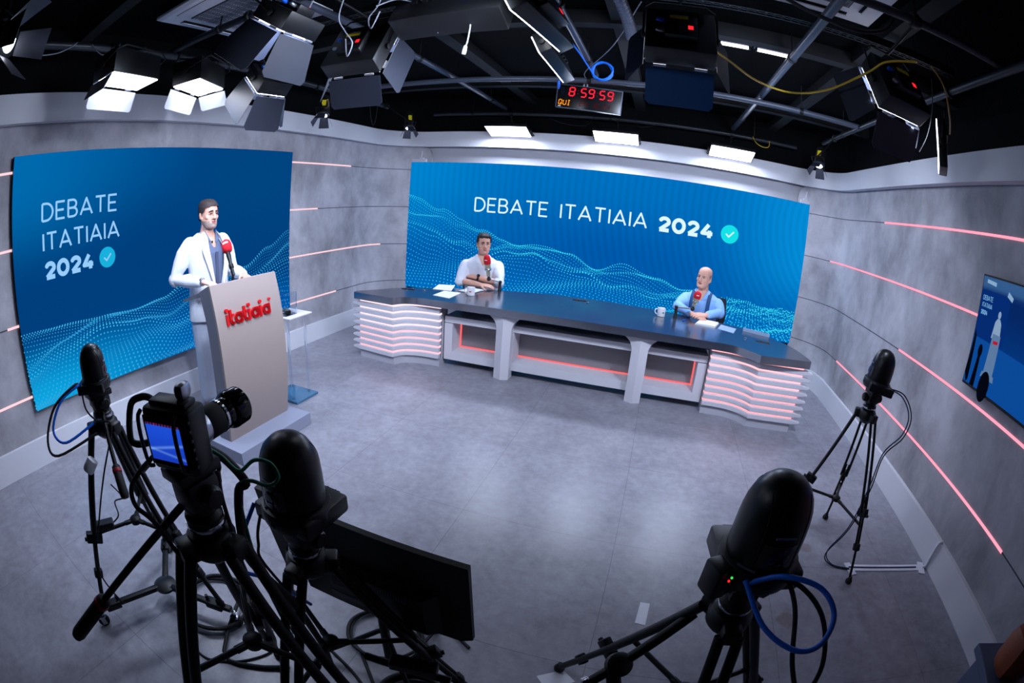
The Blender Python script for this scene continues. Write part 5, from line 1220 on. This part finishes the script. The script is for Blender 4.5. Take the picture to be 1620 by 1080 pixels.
def ell(cx, cy, rx, ry, n=20): return [(cx+rx*math.cos(2*PI*i/n), cy+ry*math.sin(2*PI*i/n)) for i in range(n)]
shown('shown_backdrop', [[(.0, .30), (.34, .30), (.34, .60), (.0, .60)]], (8, 50, 128), 0)
shown('shown_floor', [[(.0, .0), (1.2, .0), (1.2, .26), (.0, .30)]], (14, 84, 172), 0)
shown('shown_figure', [[(.20, .33), (.215, .43), (.235, .455), (.265, .455), (.285, .43), (.30, .33)], ell(.25, .478, .017, .023)], (150, 180, 214), 2)
shown('shown_lectern', [[(.205, .12), (.215, .36), (.305, .36), (.315, .12)], [(.18, .085), (.34, .085), (.33, .12), (.19, .12)]], (104, 138, 180), 3)
shown('shown_red_mark', [[(.235, .30), (.29, .305), (.29, .325), (.235, .32)]], (200, 30, 60), 4)
shown('shown_cameras', [ell(.115, .225, .026, .042), [(.085, .0), (.10, .19), (.13, .19), (.14, .0)], ell(.25, .035, .062, .095), [(.19, 0), (.19, .05), (.31, .05), (.31, 0)], [(.0, .06), (.012, .34), (.035, .30), (.05, .02), (.03, .0)]], (6, 10, 22), 5)
shown('shown_lamp', [[(.05, .645), (.16, .635), (.16, .66), (.05, .668)]], (150, 190, 226), 5)
shown('shown_lamp', [[(.30, .60), (.36, .575), (.37, .60), (.31, .63)]], (150, 190, 226), 5)
tl_ = MB(); write(tl_, 'DEBATE', O+U*.03+Vv*.535-V(.002, 0, 0), U, Vv, .115, .032, .0045, th=.0003); write(tl_, 'ITATIAIA', O+U*.03+Vv*.49-V(.002, 0, 0), U, Vv, .118, .031, .0045, th=.0003)
write(tl_, '2024', O+U*.03+Vv*.445-V(.002, 0, 0), U, Vv, .075, .03, .008, th=.0003)
tl_.build('shown_lettering', glow('shown_text', (120, 180, 230), .8), tv, world=True)
#--PART5--
# ------------------------------------------------------------------ people
M_SKIN = mat('skin', (222, 168, 146), .5, noise=.06, nscale=30, spec=.4)
M_LIP = mat('lips', (176, 104, 96), .5)
M_BEARD = mat('greying_stubble', (150, 128, 120), .8, noise=.2, nscale=120)
M_STUB = mat('shaved_shadow', (204, 152, 134), .6, noise=.08, nscale=90)
M_LID = mat('eyelid_shadow', (150, 104, 92), .5)
M_EYEW = mat('eye_white', (226, 224, 222), .25)
M_IRIS = mat('dark_iris', (40, 26, 20), .2)
M_HAIRD = mat('dark_brown_hair', (30, 22, 20), .6, noise=.3, nscale=60, bump=.5, bscale=160)
M_HAIRG = mat('greying_brown_hair', (58, 48, 46), .65, noise=.35, nscale=60, bump=.5, bscale=160)
M_HAIRS = mat('short_grey_hair', (150, 138, 134), .8, noise=.2, nscale=90)
M_JACKET = mat('white_suit_cloth', (226, 228, 236), .8, noise=.03, nscale=20, bump=.35, bscale=14, sheen=.2)
M_TROUS = mat('pale_grey_trousers', (196, 202, 218), .85, noise=.04, nscale=20, bump=.35, bscale=12)
M_SHIRTG = mat('slate_blue_shirt', (92, 102, 128), .8, noise=.06, nscale=40)
M_SHIRTW = mat('white_shirt', (228, 230, 240), .8, noise=.03, bump=.4, bscale=16)
M_SHIRTB = mat('light_blue_shirt', (142, 188, 244), .8, noise=.04, bump=.4, bscale=16)
M_BRACE = mat('navy_suspenders', (28, 72, 118), .7)
M_SHOE = mat('pale_leather_shoe', (170, 172, 184), .4)
M_DKTROU = mat('dark_trousers', (34, 36, 46), .85)
def remeshed(mb, name, m, parent, voxel, smooth_it=2, keep=None, mats_fn=None):
    """joins overlapping shapes into one continuous skin"""
    me = bpy.data.meshes.new('tmp'); me.from_pydata([tuple(p) for p in mb.v], [], mb.f)
    bm = bmesh.new(); bm.from_mesh(me); bmesh.ops.triangulate(bm, faces=[f for f in bm.faces if len(f.verts) > 4]); bmesh.ops.recalc_face_normals(bm, faces=bm.faces); bm.to_mesh(me); bm.free()
    ob = bpy.data.objects.new('tmp', me); COL.objects.link(ob)
    md = ob.modifiers.new('r', 'REMESH'); md.mode = 'VOXEL'; md.voxel_size = voxel
    if smooth_it:
        sm_ = ob.modifiers.new('s', 'SMOOTH'); sm_.factor = .5; sm_.iterations = smooth_it
    dg = bpy.context.evaluated_depsgraph_get(); ev = ob.evaluated_get(dg)
    m2 = bpy.data.meshes.new_from_object(ev); m2.name = name
    bpy.data.objects.remove(ob); bpy.data.meshes.remove(me)
    bm = bmesh.new(); bm.from_mesh(m2)
    if keep: bmesh.ops.delete(bm, geom=[f for f in bm.faces if not keep(f.calc_center_median())], context='FACES')
    else:                                              # drop stray islands
        pass
    if keep:
        for v in list(bm.verts):
            if not v.link_faces: bm.verts.remove(v)
        for _ in range(8):
            nb = {}
            for e in bm.edges:
                if e.is_boundary:
                    a, b = e.verts; nb.setdefault(a, []).append(b.co.copy()); nb.setdefault(b, []).append(a.co.copy())
            for v, q in nb.items():
                if len(q) >= 2: v.co = v.co*.4+(sum(q, Vector())/len(q))*.6
    bm.to_mesh(m2); bm.free()
    m2.materials.clear()
    ms = m if isinstance(m, (list, tuple)) else [m]
    for x in ms: m2.materials.append(x)
    if mats_fn: m2.polygons.foreach_set('material_index', [mats_fn(p.center, p.normal) for p in m2.polygons])
    m2.polygons.foreach_set('use_smooth', [True]*len(m2.polygons))
    o = bpy.data.objects.new(name, m2); COL.objects.link(o); o.parent = parent
    ROOTM[o.name] = ROOTM[parent.name]
    return o
def limb(mb, pts, n=14):
    """tapering limb through (point, radius) joints with round ends"""
    P = [Vector(p) for p, r in pts]; R = [r for p, r in pts]
    mb.tube(P, R, n=n)
    for p, r in zip(P, R): mb.ball(p, r*.99, n=n)
    return mb
def ell_ring(c, a, b, n=28, ax=None, by=None, pw=2.0):
    ax = Vector(ax) if ax is not None else V(1, 0, 0); by = Vector(by) if by is not None else V(0, 1, 0); out = []
    for k in range(n):
        t = 2*PI*k/n; ct, st = math.cos(t), math.sin(t)
        f = lambda x: math.copysign(abs(x)**(2/pw), x)
        out.append(Vector(c)+ax*(a*f(ct))+by*(b*f(st)))
    return out
def hand(mb, wrist, d, palm, thumb, s=1., curl=.5, spread=.10):
    """palm plus five bent fingers. d = towards the fingertips, palm = palm normal, thumb = side the thumb leaves"""
    d = Vector(d).normalized(); pn_ = Vector(palm); pn_ = (pn_-d*pn_.dot(d)).normalized(); th = Vector(thumb); th = (th-d*th.dot(d)-pn_*th.dot(pn_)).normalized()
    w = Vector(wrist); L = .092*s
    rg = []
    for f, hw, hh in ((-.12, .027, .021), (.0, .029, .020), (.3, .036, .017), (.7, .041, .015), (1., .040, .0125), (1.08, .036, .009)):
        rg.append(ell_ring(w+d*L*f, hw*s, hh*s, 16, th, pn_, 2.4))
    mb.rings(rg)
    for i, (ofs, ln, r) in enumerate(((.031, .074, .0085), (.0105, .082, .0088), (-.0105, .077, .0084), (-.031, .060, .0075))):
        b = w+d*L*.97+th*ofs*s; v = (d+th*spread*(1.5-i)*.7).normalized(); pts = [(b, r*s*1.08)]; a = 0; p = b
        for k, fr in enumerate((.45, .32, .23)):
            a += curl*(.35, .65, .45)[k]*(1+.12*i); dv = v*math.cos(a)+pn_*math.sin(a); p = p+dv*ln*fr*s; pts.append((p, r*s*(1.0, .92, .80)[k]))
        limb(mb, pts, 10)
    b = w+d*L*.18+th*.026*s; tv_ = (th*.80+d*.62+pn_*.25).normalized(); p1 = b+tv_*.040*s; t2 = (d*.92+th*.30+pn_*.35).normalized(); p2 = p1+t2*.030*s; p3 = p2+(t2+pn_*.25).normalized()*.024*s
    limb(mb, [(b, .0135*s), (p1, .0115*s), (p2, .0098*s), (p3, .0082*s)], 10)
def head_shapes(mb, c, yaw, nod=0., tilt=0., jaw=1., wide=1., nose=1.):
    """head centred at c (between the ears), face towards local +Y; returns the transform"""
    R = Matrix.Rotation(yaw, 3, 'Z') @ Matrix.Rotation(nod, 3, 'X') @ Matrix.Rotation(tilt, 3, 'Y'); c = Vector(c)
    T = lambda x, y, z: c+R @ V(x, y, z)
    ax, by = R @ V(1, 0, 0), R @ V(0, 1, 0)
    prof = [(-.118, .018, .020, .060), (-.112, .036*jaw, .038, .048), (-.098, .050*jaw, .056, .036), (-.078, .059*jaw, .068, .024), (-.055, .064*jaw, .078, .014), (-.03, .068, .086, .006), (0, .072*wide, .092, .0),
            (.03, .074*wide, .096, -.003), (.06, .074*wide, .097, -.005), (.085, .068*wide, .090, -.008), (.105, .056*wide, .074, -.010), (.119, .036*wide, .049, -.012), (.125, .014, .020, -.013)]
    mb.rings([ell_ring(T(0, y, z), a, b, 32, ax, by, 2.15) for z, a, b, y in prof])
    # nose, brow, cheeks, chin, lips
    limb(mb, [(T(0, .090, .020), .0085), (T(0, .104*1.0, -.005), .0095), (T(0, .108+.006*nose, -.026), .0125*nose)], 10)
    for s in (-1, 1):
        mb.ball(T(s*.0115, .100, -.028), .0095, n=10); mb.ball(T(s*.030, .086, .029), .014, (1.5, .6, .55), n=12, rot=R); mb.ball(T(s*.040, .058, -.020), .027, (1, .80, .95), n=12, rot=R)
        er = Matrix.Rotation(yaw, 3, 'Z') @ Matrix.Rotation(s*.25, 3, 'Z')
        mb.ball(T(s*.076*wide, -.008, -.006), .034, (.28, .60, 1.0), n=14, rot=er); mb.ball(T(s*.074*wide, .004, -.030), .014, (.5, .7, .9), n=10, rot=er)
    mb.ball(T(0, .091, -.052), .016, (1.4, .5, .38), n=12, rot=R); mb.ball(T(0, .089, -.064), .015, (1.2, .55, .42), n=12, rot=R); mb.ball(T(0, .082, -.095), .024, (1.05, .8, .75), n=12, rot=R)
    return T, R
def face_parts(parent, T, R, brow, iris=M_IRIS, look=(0, 0)):
    for s in (-1, 1):
        e = MB(); e.ball(T(s*.031, .0855, .008), .0112, (1.15, .72, .50), n=14, rot=R); ey = e.build('eye', M_EYEW, parent, smooth=70)
        i = MB(); i.ball(T(s*.031+look[0], .0905, .0085+look[1]), .0068, (1.15, .6, .85), n=10, rot=R); i.build('iris', M_IRIS, ey, smooth=70)
        l = MB(); l.tube([T(s*.016, .0955, .0125), T(s*.031, .0985, .0165), T(s*.046, .0905, .0115)], .0034, n=6, smooth=1); l.build('eyelid', M_LID, ey, smooth=70)
        b = MB(); b.tube([T(s*.012, .1005, .0275), T(s*.028, .1020, .034), T(s*.049, .0885, .0275)], [.0048, .0056, .0056, .005, .004, .003], n=6, smooth=1); b.build('eyebrow', brow, parent, smooth=70)
def face_mats(T, R, beard=None):
    inv = R.inverted(); c = T(0, 0, 0)
    def fn(p, n):
        q = inv @ (Vector(p)-c)
        if .086 < q.y and (q.x/.025)**2+((q.z+.058)/.0095)**2 < 1: return 1
        if beard and -.125 < q.z < -.036 and q.y > -.005 and ((abs(q.x) > .034 and q.z < -.052) or q.z < -.07 or (-.047 < q.z < -.038 and abs(q.x) < .03)) and q.z < -.036-.0*abs(q.x) and abs(q.x) < .08: return 2
        return 0
    return fn
def hair_cap(parent, T, R, m, name='hair', line=.062, side=-.02, back=-.06, thick=.010, wide=1., quiff=0., vox=.005):
    mb = MB(); ax, by = R @ V(1, 0, 0), R @ V(0, 1, 0)
    for z, a, b, y in [(-.06, .062, .074, -.014), (-.03, .069, .084, -.012), (0, .073*wide, .090, -.008), (.03, .075*wide, .096, -.006), (.06, .075*wide, .097, -.007), (.085, .069*wide, .091, -.009), (.105, .057*wide, .076, -.011), (.119, .038*wide, .052, -.012), (.127, .014, .02, -.013)]: pass
    prof = [(-.06, .060, .070, -.016), (-.03, .068, .083, -.013), (0, .073*wide, .090, -.008), (.03, .075*wide, .096, -.005), (.06, .075*wide, .097, -.006), (.085, .069*wide, .091, -.008), (.105, .057*wide, .076, -.010), (.120, .038*wide, .052, -.012), (.127, .014, .02, -.013)]
    mb.rings([ell_ring(T(0, y, z+thick*.5*(z > .05)), a+thick, b+thick, 32, ax, by, 2.15) for z, a, b, y in prof])
    if quiff:
        for s in (-1.6, -.8, 0, .8, 1.6): mb.ball(T(s*.020, .070, .098), .024, (1.1, 1.2, .75), n=10, rot=R)
    inv = R.inverted(); c = T(0, 0, 0)
    def keep(p):
        q = inv @ (Vector(p)-c)
        fl_ = line-.30*max(0, abs(q.x)-.03) if quiff == 0 else line-.2*max(0, abs(q.x)-.03)
        if q.y > .052: return q.z > fl_
        if q.y > .018: return q.z > .012+.6*max(0, q.y-.018) and (abs(q.x) > .03 or q.z > fl_)
        if q.y > -.012: return q.z > .022 or (q.y > .006 and q.z > -.018)
        return q.z > back+.35*(q.y+.09)
    return remeshed(mb, name, m, parent, vox, 1, keep)

# ---- standing man: local +Y is the way he faces, +X is his right
PZ = 0
man = thing('person', 'standing man in an open white suit jacket behind the lectern, greying beard', 'person', (.40, -2.33, 0), math.radians(-90))
inv = ROOTM[man.name].inverted(); Lc = lambda p: inv @ Vector(p)
body = MB()
hip, shz = .92, 1.44
for s in (-1, 1): limb(body, [((s*.09, 0, .90), .085), ((s*.105, .015, .50), .058), ((s*.11, -.01, .09), .042)]); body.box((s*.115, .05, .035), (.08, .24, .06), bev=.028)
torso = [(.86, .165, .115, .0), (.95, .168, .12, .0), (1.05, .16, .12, .01), (1.18, .172, .122, .01), (1.32, .188, .118, .0), (1.40, .182, .10, -.01), (1.455, .12, .075, -.015), (1.49, .065, .062, -.01)]
body.rings([ell_ring((0, y, z), a, b) for z, a, b, y in torso])
limb(body, [((0, -.012, 1.44), .062), ((0, .012, 1.56), .058)])
# world targets for the arms
RS, LS = V(.20, -.01, 1.425), V(-.20, -.01, 1.425)
RE, RWr = Lc((.31, -2.63, 1.130)), Lc((.60, -2.545, 1.120))
LE, LWr = Lc((.38, -2.03, 1.13)), Lc((.67, -2.13, 1.115))
for s, e, w in ((RS, RE, RWr), (LS, LE, LWr)): limb(body, [(s+V(-math.copysign(.02, s.x), 0, -.02), .056), (s.lerp(e, .5), .050), (e, .044), (e.lerp(w, .5), .040), (w, .028)])
hand(body, RWr+(RWr-RE).normalized()*.02, Lc((.82, -2.52, 1.105))-RWr, (0, -.2, -1), (-1, .3, .2), curl=.75)
hand(body, LWr+(LWr-LE).normalized()*.02, Lc((.86, -2.22, 1.10))-LWr, (0, -.2, -1), (1, .3, .2), curl=.75)
hc = V(.0, .020, 1.632)
T, R = head_shapes(body, hc, math.radians(-4), nod=.0, jaw=1.06, wide=1.0, nose=1.05)
fm = face_mats(T, R, True)
remeshed(body, 'body', [M_SKIN, M_LIP, M_BEARD], man, .0045, 2, None, fm)
face_parts(man, T, R, M_HAIRG)
hair_cap(man, T, R, M_HAIRG, line=.070, thick=.008, quiff=0, back=-.05)
# trousers and shoes
tr_ = MB()
for s in (-1, 1): limb(tr_, [((s*.085, -.005, .93), .108), ((s*.100, .0, .70), .098), ((s*.108, .012, .48), .086), ((s*.112, .0, .25), .082), ((s*.114, .0, .09), .084)])
tr_.rings([ell_ring((0, y, z), a, b) for z, a, b, y in ((.86, .178, .130, 0), (.95, .18, .135, 0), (1.06, .17, .13, .01))])
remeshed(tr_, 'trousers', M_TROUS, man, .009, 3, lambda p: p.z > .062)
for s in (-1, 1):
    sh = MB(); sh.rings([ell_ring((s*.116, y, z+.004), a, h, 16, (1, 0, 0), (0, 0, 1)) for y, z, a, h in ((-.085, .05, .030, .040), (-.06, .048, .037, .044), (.02, .045, .040, .042), (.10, .038, .046, .034), (.16, .030, .042, .026), (.185, .026, .022, .018))])
    sh.build('shoe', M_SHOE, man, smooth=60)
# shirt front with open collar
sf = MB(); sf.rings([ell_ring((0, y, z), a, b) for z, a, b, y in ((1.0, .155, .132, .012), (1.18, .165, .134, .012), (1.32, .17, .128, .002), (1.40, .15, .110, -.006), (1.455, .105, .082, -.008), (1.49, .072, .068, -.004))])
remeshed(sf, 'shirt', M_SHIRTG, man, .007, 2, lambda p: not (p.z > 1.36 and p.y > .02 and abs(p.x) < .012+(p.z-1.36)*.42))
pk = MB(); pk.box((0, .149, 1.16), (.030, .004, .34))
pk.build('shirt_placket', mat('slate_blue_shirt_dark', (70, 78, 102), .8), man)
for s in (-1, 1):
    cl = MB(); cl.rings([[V(s*.018, .098, 1.405), V(s*.066, .085, 1.440), V(s*.074, .045, 1.485), V(s*.060, .052, 1.505)], [V(s*.020, .106, 1.402), V(s*.070, .092, 1.434), V(s*.080, .047, 1.478), V(s*.066, .054, 1.500)]]); cl.build('collar', M_SHIRTG, man, smooth=40)
MB().box((.022, .108, 1.41), (.016, .010, .022), bev=.004).build('lapel_microphone', M_BLACK, man)
# jacket
jk = MB()
jk.rings([ell_ring((0, y, z), a, b) for z, a, b, y in ((.755, .212, .154, .0), (.90, .206, .152, .0), (1.0, .196, .146, .005), (1.10, .192, .145, .01), (1.22, .204, .148, .012), (1.34, .214, .140, .0), (1.405, .212, .118, -.010), (1.445, .165, .094, -.016), (1.485, .09, .08, -.012))])
for s, e, w in ((RS, RE, RWr), (LS, LE, LWr)): limb(jk, [(s+V(-math.copysign(.022, s.x), 0, -.030), .074), (s.lerp(e, .35), .070), (s.lerp(e, .6), .068), (e, .064), (e.lerp(w, .5), .058), (w.lerp(e, .10), .046)])
def jkeep(p):
    if p.z < .772: return False
    if p.z > 1.47 and abs(p.x) < .07 and p.y > -.06: return False
    if p.y > .05 and abs(p.x) < (.028+.058*sm(.98, 1.34, p.z)-.030*sm(1.36, 1.50, p.z) if p.z > .95 else .012+.02*(1-(p.z-.77)/.18)): return False
    return True
remeshed(jk, 'jacket', M_JACKET, man, .007, 3, jkeep)
for s in (-1, 1):
    lp_ = MB(); edge = [(.030, .158, .98), (.048, .160, 1.12), (.072, .158, 1.26), (.086, .142, 1.36), (.072, .100, 1.45), (.064, .045, 1.495)]
    outr = [(.036, .163, 1.0), (.085, .163, 1.14), (.128, .152, 1.27), (.150, .128, 1.365), (.112, .090, 1.435), (.084, .030, 1.49)]
    lp_.rings([[V(s*a[0], a[1], a[2]), V(s*b[0], b[1], b[2]), V(s*b[0], b[1]+.006, b[2]), V(s*a[0], a[1]+.008, a[2])] for a, b in zip(edge, outr)]); lp_.build('lapel', M_JACKET, man, smooth=40)
    pf = MB(); pf.box((s*.135, .128, .985), (.13, .012, .05), rot=Matrix.Rotation(-s*.62, 3, 'Z') @ Matrix.Rotation(.06*s, 3, 'Y'), bev=.004); pf.build('pocket_flap', M_JACKET, man)
wt = MB(); d = (RWr-RE).normalized(); wt.lathe([(.031, -.008), (.034, -.006), (.034, .006), (.031, .008)], o=RWr+d*.008, ax=d, n=20); wt.lathe([(.001, .030), (.016, .032), (.016, .040), (.001, .041)], o=RWr+d*.008, ax=(.55, -.2, .8), n=16)
wt.build('wristwatch', M_SILVER, man, smooth=40)

# ---- seated figures
def sitter(label, loc, fdir, headc, head_yaw, arms, shirt, sleeve, lean, hair, seat_z=.47, bulk=1., beard=False, jaw=1., wide=1., nod=0., tilt=0., sleeve_cut=None, curls=(.4, .4)):
    rz_ = math.atan2(fdir[1], fdir[0])-PI/2
    p = thing('person', label, 'person', (loc[0], loc[1], 0), rz_); iv = ROOTM[p.name].inverted(); q = lambda a: iv @ Vector(a)
    b = MB(); H = q(headc); sh_z = H.z-.215; sy = H.y-.05
    tors = [(seat_z, .17*bulk, .13*bulk, -.02), (seat_z+.10, .168*bulk, .13*bulk, -.02+.15*(sy)), (seat_z+.25, .172*bulk, .132*bulk, .5*sy), (seat_z+.38, .186*bulk, .125*bulk, .8*sy), (sh_z-.05, .190*bulk, .108*bulk, sy), (sh_z-.005, .172*bulk, .092*bulk, sy), (sh_z+.035, .112*bulk, .078*bulk, sy), (sh_z+.075, .066, .064, sy+.005)]
    cx = lambda z: H.x*max(0, min(1, (z-seat_z)/(sh_z-seat_z)))
    b.rings([ell_ring((cx(z), y, z), a, c) for z, a, c, y in tors]); limb(b, [((H.x, sy, sh_z+.02), .060), ((H.x, H.y-.022, H.z-.06), .058)])
    for s in (-1, 1): limb(b, [((s*.10, .0, seat_z+.05), .088), ((s*.12, .40, seat_z+.05), .062), ((s*.12, .42, .09), .042)]); b.box((s*.12, .47, .035), (.08, .23, .06), bev=.025)
    shs = (V(H.x+.172*bulk, sy-.0, sh_z-.060), V(H.x-.172*bulk, sy-.0, sh_z-.060)); J = []
    for (e, w, tip, pn_, tm), s, cu in zip(arms, shs, curls):
        e, w, tip = q(e), q(w), q(tip); rot3 = iv.to_3x3(); J.append((s, e, w))
        limb(b, [(s, .060*bulk), (s.lerp(e, .5), .049*bulk), (e, .043), (e.lerp(w, .45), .040), (w, .029)])
        hand(b, w+(w-e).normalized()*.015, tip-w, rot3 @ Vector(pn_), rot3 @ Vector(tm), curl=cu)
    T, R = head_shapes(b, H, head_yaw-rz_, nod=nod, tilt=tilt, jaw=jaw, wide=wide)
    remeshed(b, 'body', [M_SKIN, M_LIP, M_STUB], p, .0045, 2, None, face_mats(T, R, beard))
    st = MB(); st.rings([ell_ring((cx(z), y, z), a+.022, c+.024) for z, a, c, y in tors[:-1]]+[ell_ring((cx(sh_z+.075), sy, sh_z+.068), .078, .076)])
    for s, e, w in J:
        en = e.lerp(w, sleeve); limb(st, [(s, .074*bulk), (s.lerp(e, .3), .074*bulk), (s.lerp(e, .6), .070*bulk), (e, .066 if sleeve < .5 else .062), (en, .058 if sleeve < .5 else .045)])
    vfr = sh_z-.035
    remeshed(st, 'shirt', shirt, p, .007, 3, lambda c: not (c.z > vfr and c.y > sy+.03 and abs(c.x-H.x) < .008+(c.z-vfr)*.40) and not (c.z > sh_z+.055 and abs(c.x-H.x) < .062 and abs(c.y-sy) < .062))
    for s in (-1, 1):
        cl = MB(); X = lambda a, y, z: V(H.x+s*a, sy+y, sh_z+z)
        cl.rings([[X(.018, .140, -.012), X(.072, .122, .006), X(.086, .040, .078), X(.068, .056, .094)], [X(.020, .152, -.016), X(.080, .130, .0), X(.094, .040, .072), X(.074, .058, .090)]]); cl.build('collar', shirt, p, smooth=40)
    tw = MB()
    for s in (-1, 1): limb(tw, [((s*.10, .0, seat_z+.05), .105), ((s*.12, .40, seat_z+.05), .080), ((s*.12, .42, .10), .070)])
    remeshed(tw, 'trousers', M_DKTROU, p, .010, 2)
    return p, T, R, J, (H, sy, sh_z, tors, cx)
m1d = (.40, -.92)
p1, T, R, J, _ = sitter('seated dark-haired man in a white shirt with arms crossed on the desk', (1.765, .66), m1d, (1.815, .505, 1.222), math.atan2(-.86, .52)-PI/2,
    [((1.60, .37, .775), (1.865, .305, .770), (2.02, .33, .765), (0, .25, -1), (.1, -.8, .6)), ((2.045, .47, .785), (1.80, .375, .838), (1.64, .43, .845), (0, .35, -1), (.2, -.3, 1))],
    M_SHIRTW, .06, 0, True, bulk=1.08, beard=True, jaw=1.10, wide=1.02, nod=-.04, curls=(.35, .25))
face_parts(p1, T, R, M_HAIRD, look=(.002, 0)); hair_cap(p1, T, R, M_HAIRD, line=.084, thick=.010, quiff=1, wide=1.02, back=-.05)
s, e, w = J[1]; d = (w-e).normalized()
wt = MB(); wt.lathe([(.031, -.012), (.035, -.010), (.035, .010), (.031, .012)], o=w-d*.015, ax=d, n=20); up_ = (V(0, .55, .8)-d*V(0, .55, .8).dot(d)).normalized(); wt.lathe([(.001, .030), (.019, .031), (.019, .041), (.001, .042)], o=w-d*.015, ax=up_, n=18)
wt.build('wristwatch', M_BLACK, p1, smooth=40)
m2d = (-.25, -.97)
p2, T, R, J, (H, sy, sh_z, tors, cx) = sitter('seated bald man in a light blue shirt with navy suspenders, hands clasped', (4.385, .68), m2d, (4.375, .575, 1.152), math.atan2(-.86, -.50)-PI/2,
    [((4.115, .52, .80), (4.27, .32, .775), (4.385, .265, .760), (.1, .3, -1), (.6, .2, .9)), ((4.60, .50, .80), (4.425, .335, .785), (4.315, .285, .790), (-.1, .3, -1), (-.6, .1, .9))],
    M_SHIRTB, .82, 0, False, seat_z=.45, bulk=1.06, beard=False, jaw=1.04, wide=.99, nod=.05, tilt=-.06, curls=(.5, .5))
face_parts(p2, T, R, M_HAIRS, look=(-.001, 0))
sd = MB()
def hk(q_): return q_
hm = hair_cap(p2, T, R, M_HAIRS, line=.2, thick=.0035, back=-.055, vox=.004)
iv2 = R.inverted(); c2 = T(0, 0, 0)
bm = bmesh.new(); bm.from_mesh(hm.data)
bmesh.ops.delete(bm, geom=[f for f in bm.faces if (iv2 @ (f.calc_center_median()-c2)).z > .045 or (iv2 @ (f.calc_center_median()-c2)).y > .03], context='FACES'); bm.to_mesh(hm.data); bm.free()
def torso_front(x, z, extra, back=False):
    for (z0, a0, c0, y0), (z1, a1, c1, y1) in zip(tors, tors[1:]):
        if z0 <= z <= z1:
            f = (z-z0)/(z1-z0); a = a0+(a1-a0)*f+.022; c = c0+(c1-c0)*f+.024; y = y0+(y1-y0)*f
            r = max(0., 1-((x-cx(z))/a)**2); return y+(c+extra)*math.sqrt(r)
    return sy
for s in (-1, 1):
    sp = MB(); x_ = H.x+s*.098; rg = [[V(x_-.021, sy-.03, sh_z+.060), V(x_+.021, sy-.03, sh_z+.052), V(x_+.021, sy-.03, sh_z+.056), V(x_-.021, sy-.03, sh_z+.064)], [V(x_-.021, sy+.04, sh_z+.066), V(x_+.021, sy+.04, sh_z+.058), V(x_+.021, sy+.044, sh_z+.062), V(x_-.021, sy+.044, sh_z+.070)]]
    for k in range(16):
        f = k/15; z = sh_z+.028-(sh_z-.50)*f*.92; x = H.x*(1-f*.5)+s*(.098+.0*f); 
        w0, w1 = x-.021, x+.021
        y0_, y1_ = torso_front(w0, z, .016), torso_front(w1, z, .016)
        rg.append([V(w0, y0_, z), V(w1, y1_, z), V(w1, y1_+.004, z), V(w0, y0_+.004, z)])
    sp.rings(rg).build('suspender', M_BRACE, p2, smooth=40)
def chair(loc, fdir, label, bw=.46, top=1.0):
    rz_ = math.atan2(fdir[1], fdir[0])-PI/2; c = thing('office_chair', label, 'chair', (loc[0], loc[1], 0), rz_, 'dark swivel chairs behind the desk')
    MB().box((0, .04, .41), (.50, .48, .075), bev=.03).build('seat', M_BLACK, c, smooth=40)
    bk_ = MB(); rg = []
    for k in range(9):
        z = .50+(top-.50)*k/8; yb_ = -.215-.05*k/8; ww = bw/2*(.92+.08*math.sin(PI*k/8)); 
        rg.append([V(-ww, yb_+.03, z), V(0, yb_, z), V(ww, yb_+.03, z), V(ww, yb_-.015, z), V(0, yb_-.045, z), V(-ww, yb_-.015, z)])
    bk_.rings(rg).build('backrest', M_BLACK, c, smooth=50)
    MB().cone((0, 0, .08), (0, 0, .38), .028, n=14).build('column', M_STEEL, c, smooth=50)
    MB().box((0, -.20, .43), (.06, .10, .20), bev=.01).build('back_bracket', M_BLACK, c)
    for k in range(5):
        a = 2*PI*k/5+.3; d_ = V(math.cos(a), math.sin(a), 0); bl2 = MB(); bl2.tube([V(0, 0, .09)+d_*.02, V(0, 0, .075)+d_*.26], [.022, .014], n=8); lg = bl2.build('base_arm', M_BLACK, c, smooth=50)
        MB().lathe([(.008, -.012), (.026, -.011), (.026, .011), (.008, .012)], o=V(0, 0, .0262)+d_*.265, ax=V(-d_.y, d_.x, 0), n=14).build('caster', M_RUBBER, lg, smooth=40)
chair((1.74, .735), m1d, 'dark swivel chair under the man with crossed arms', top=.84)
chair((4.47, .75), (-.12, -.99), 'dark swivel chair whose back shows beside the man in suspenders', bw=.50, top=.90)
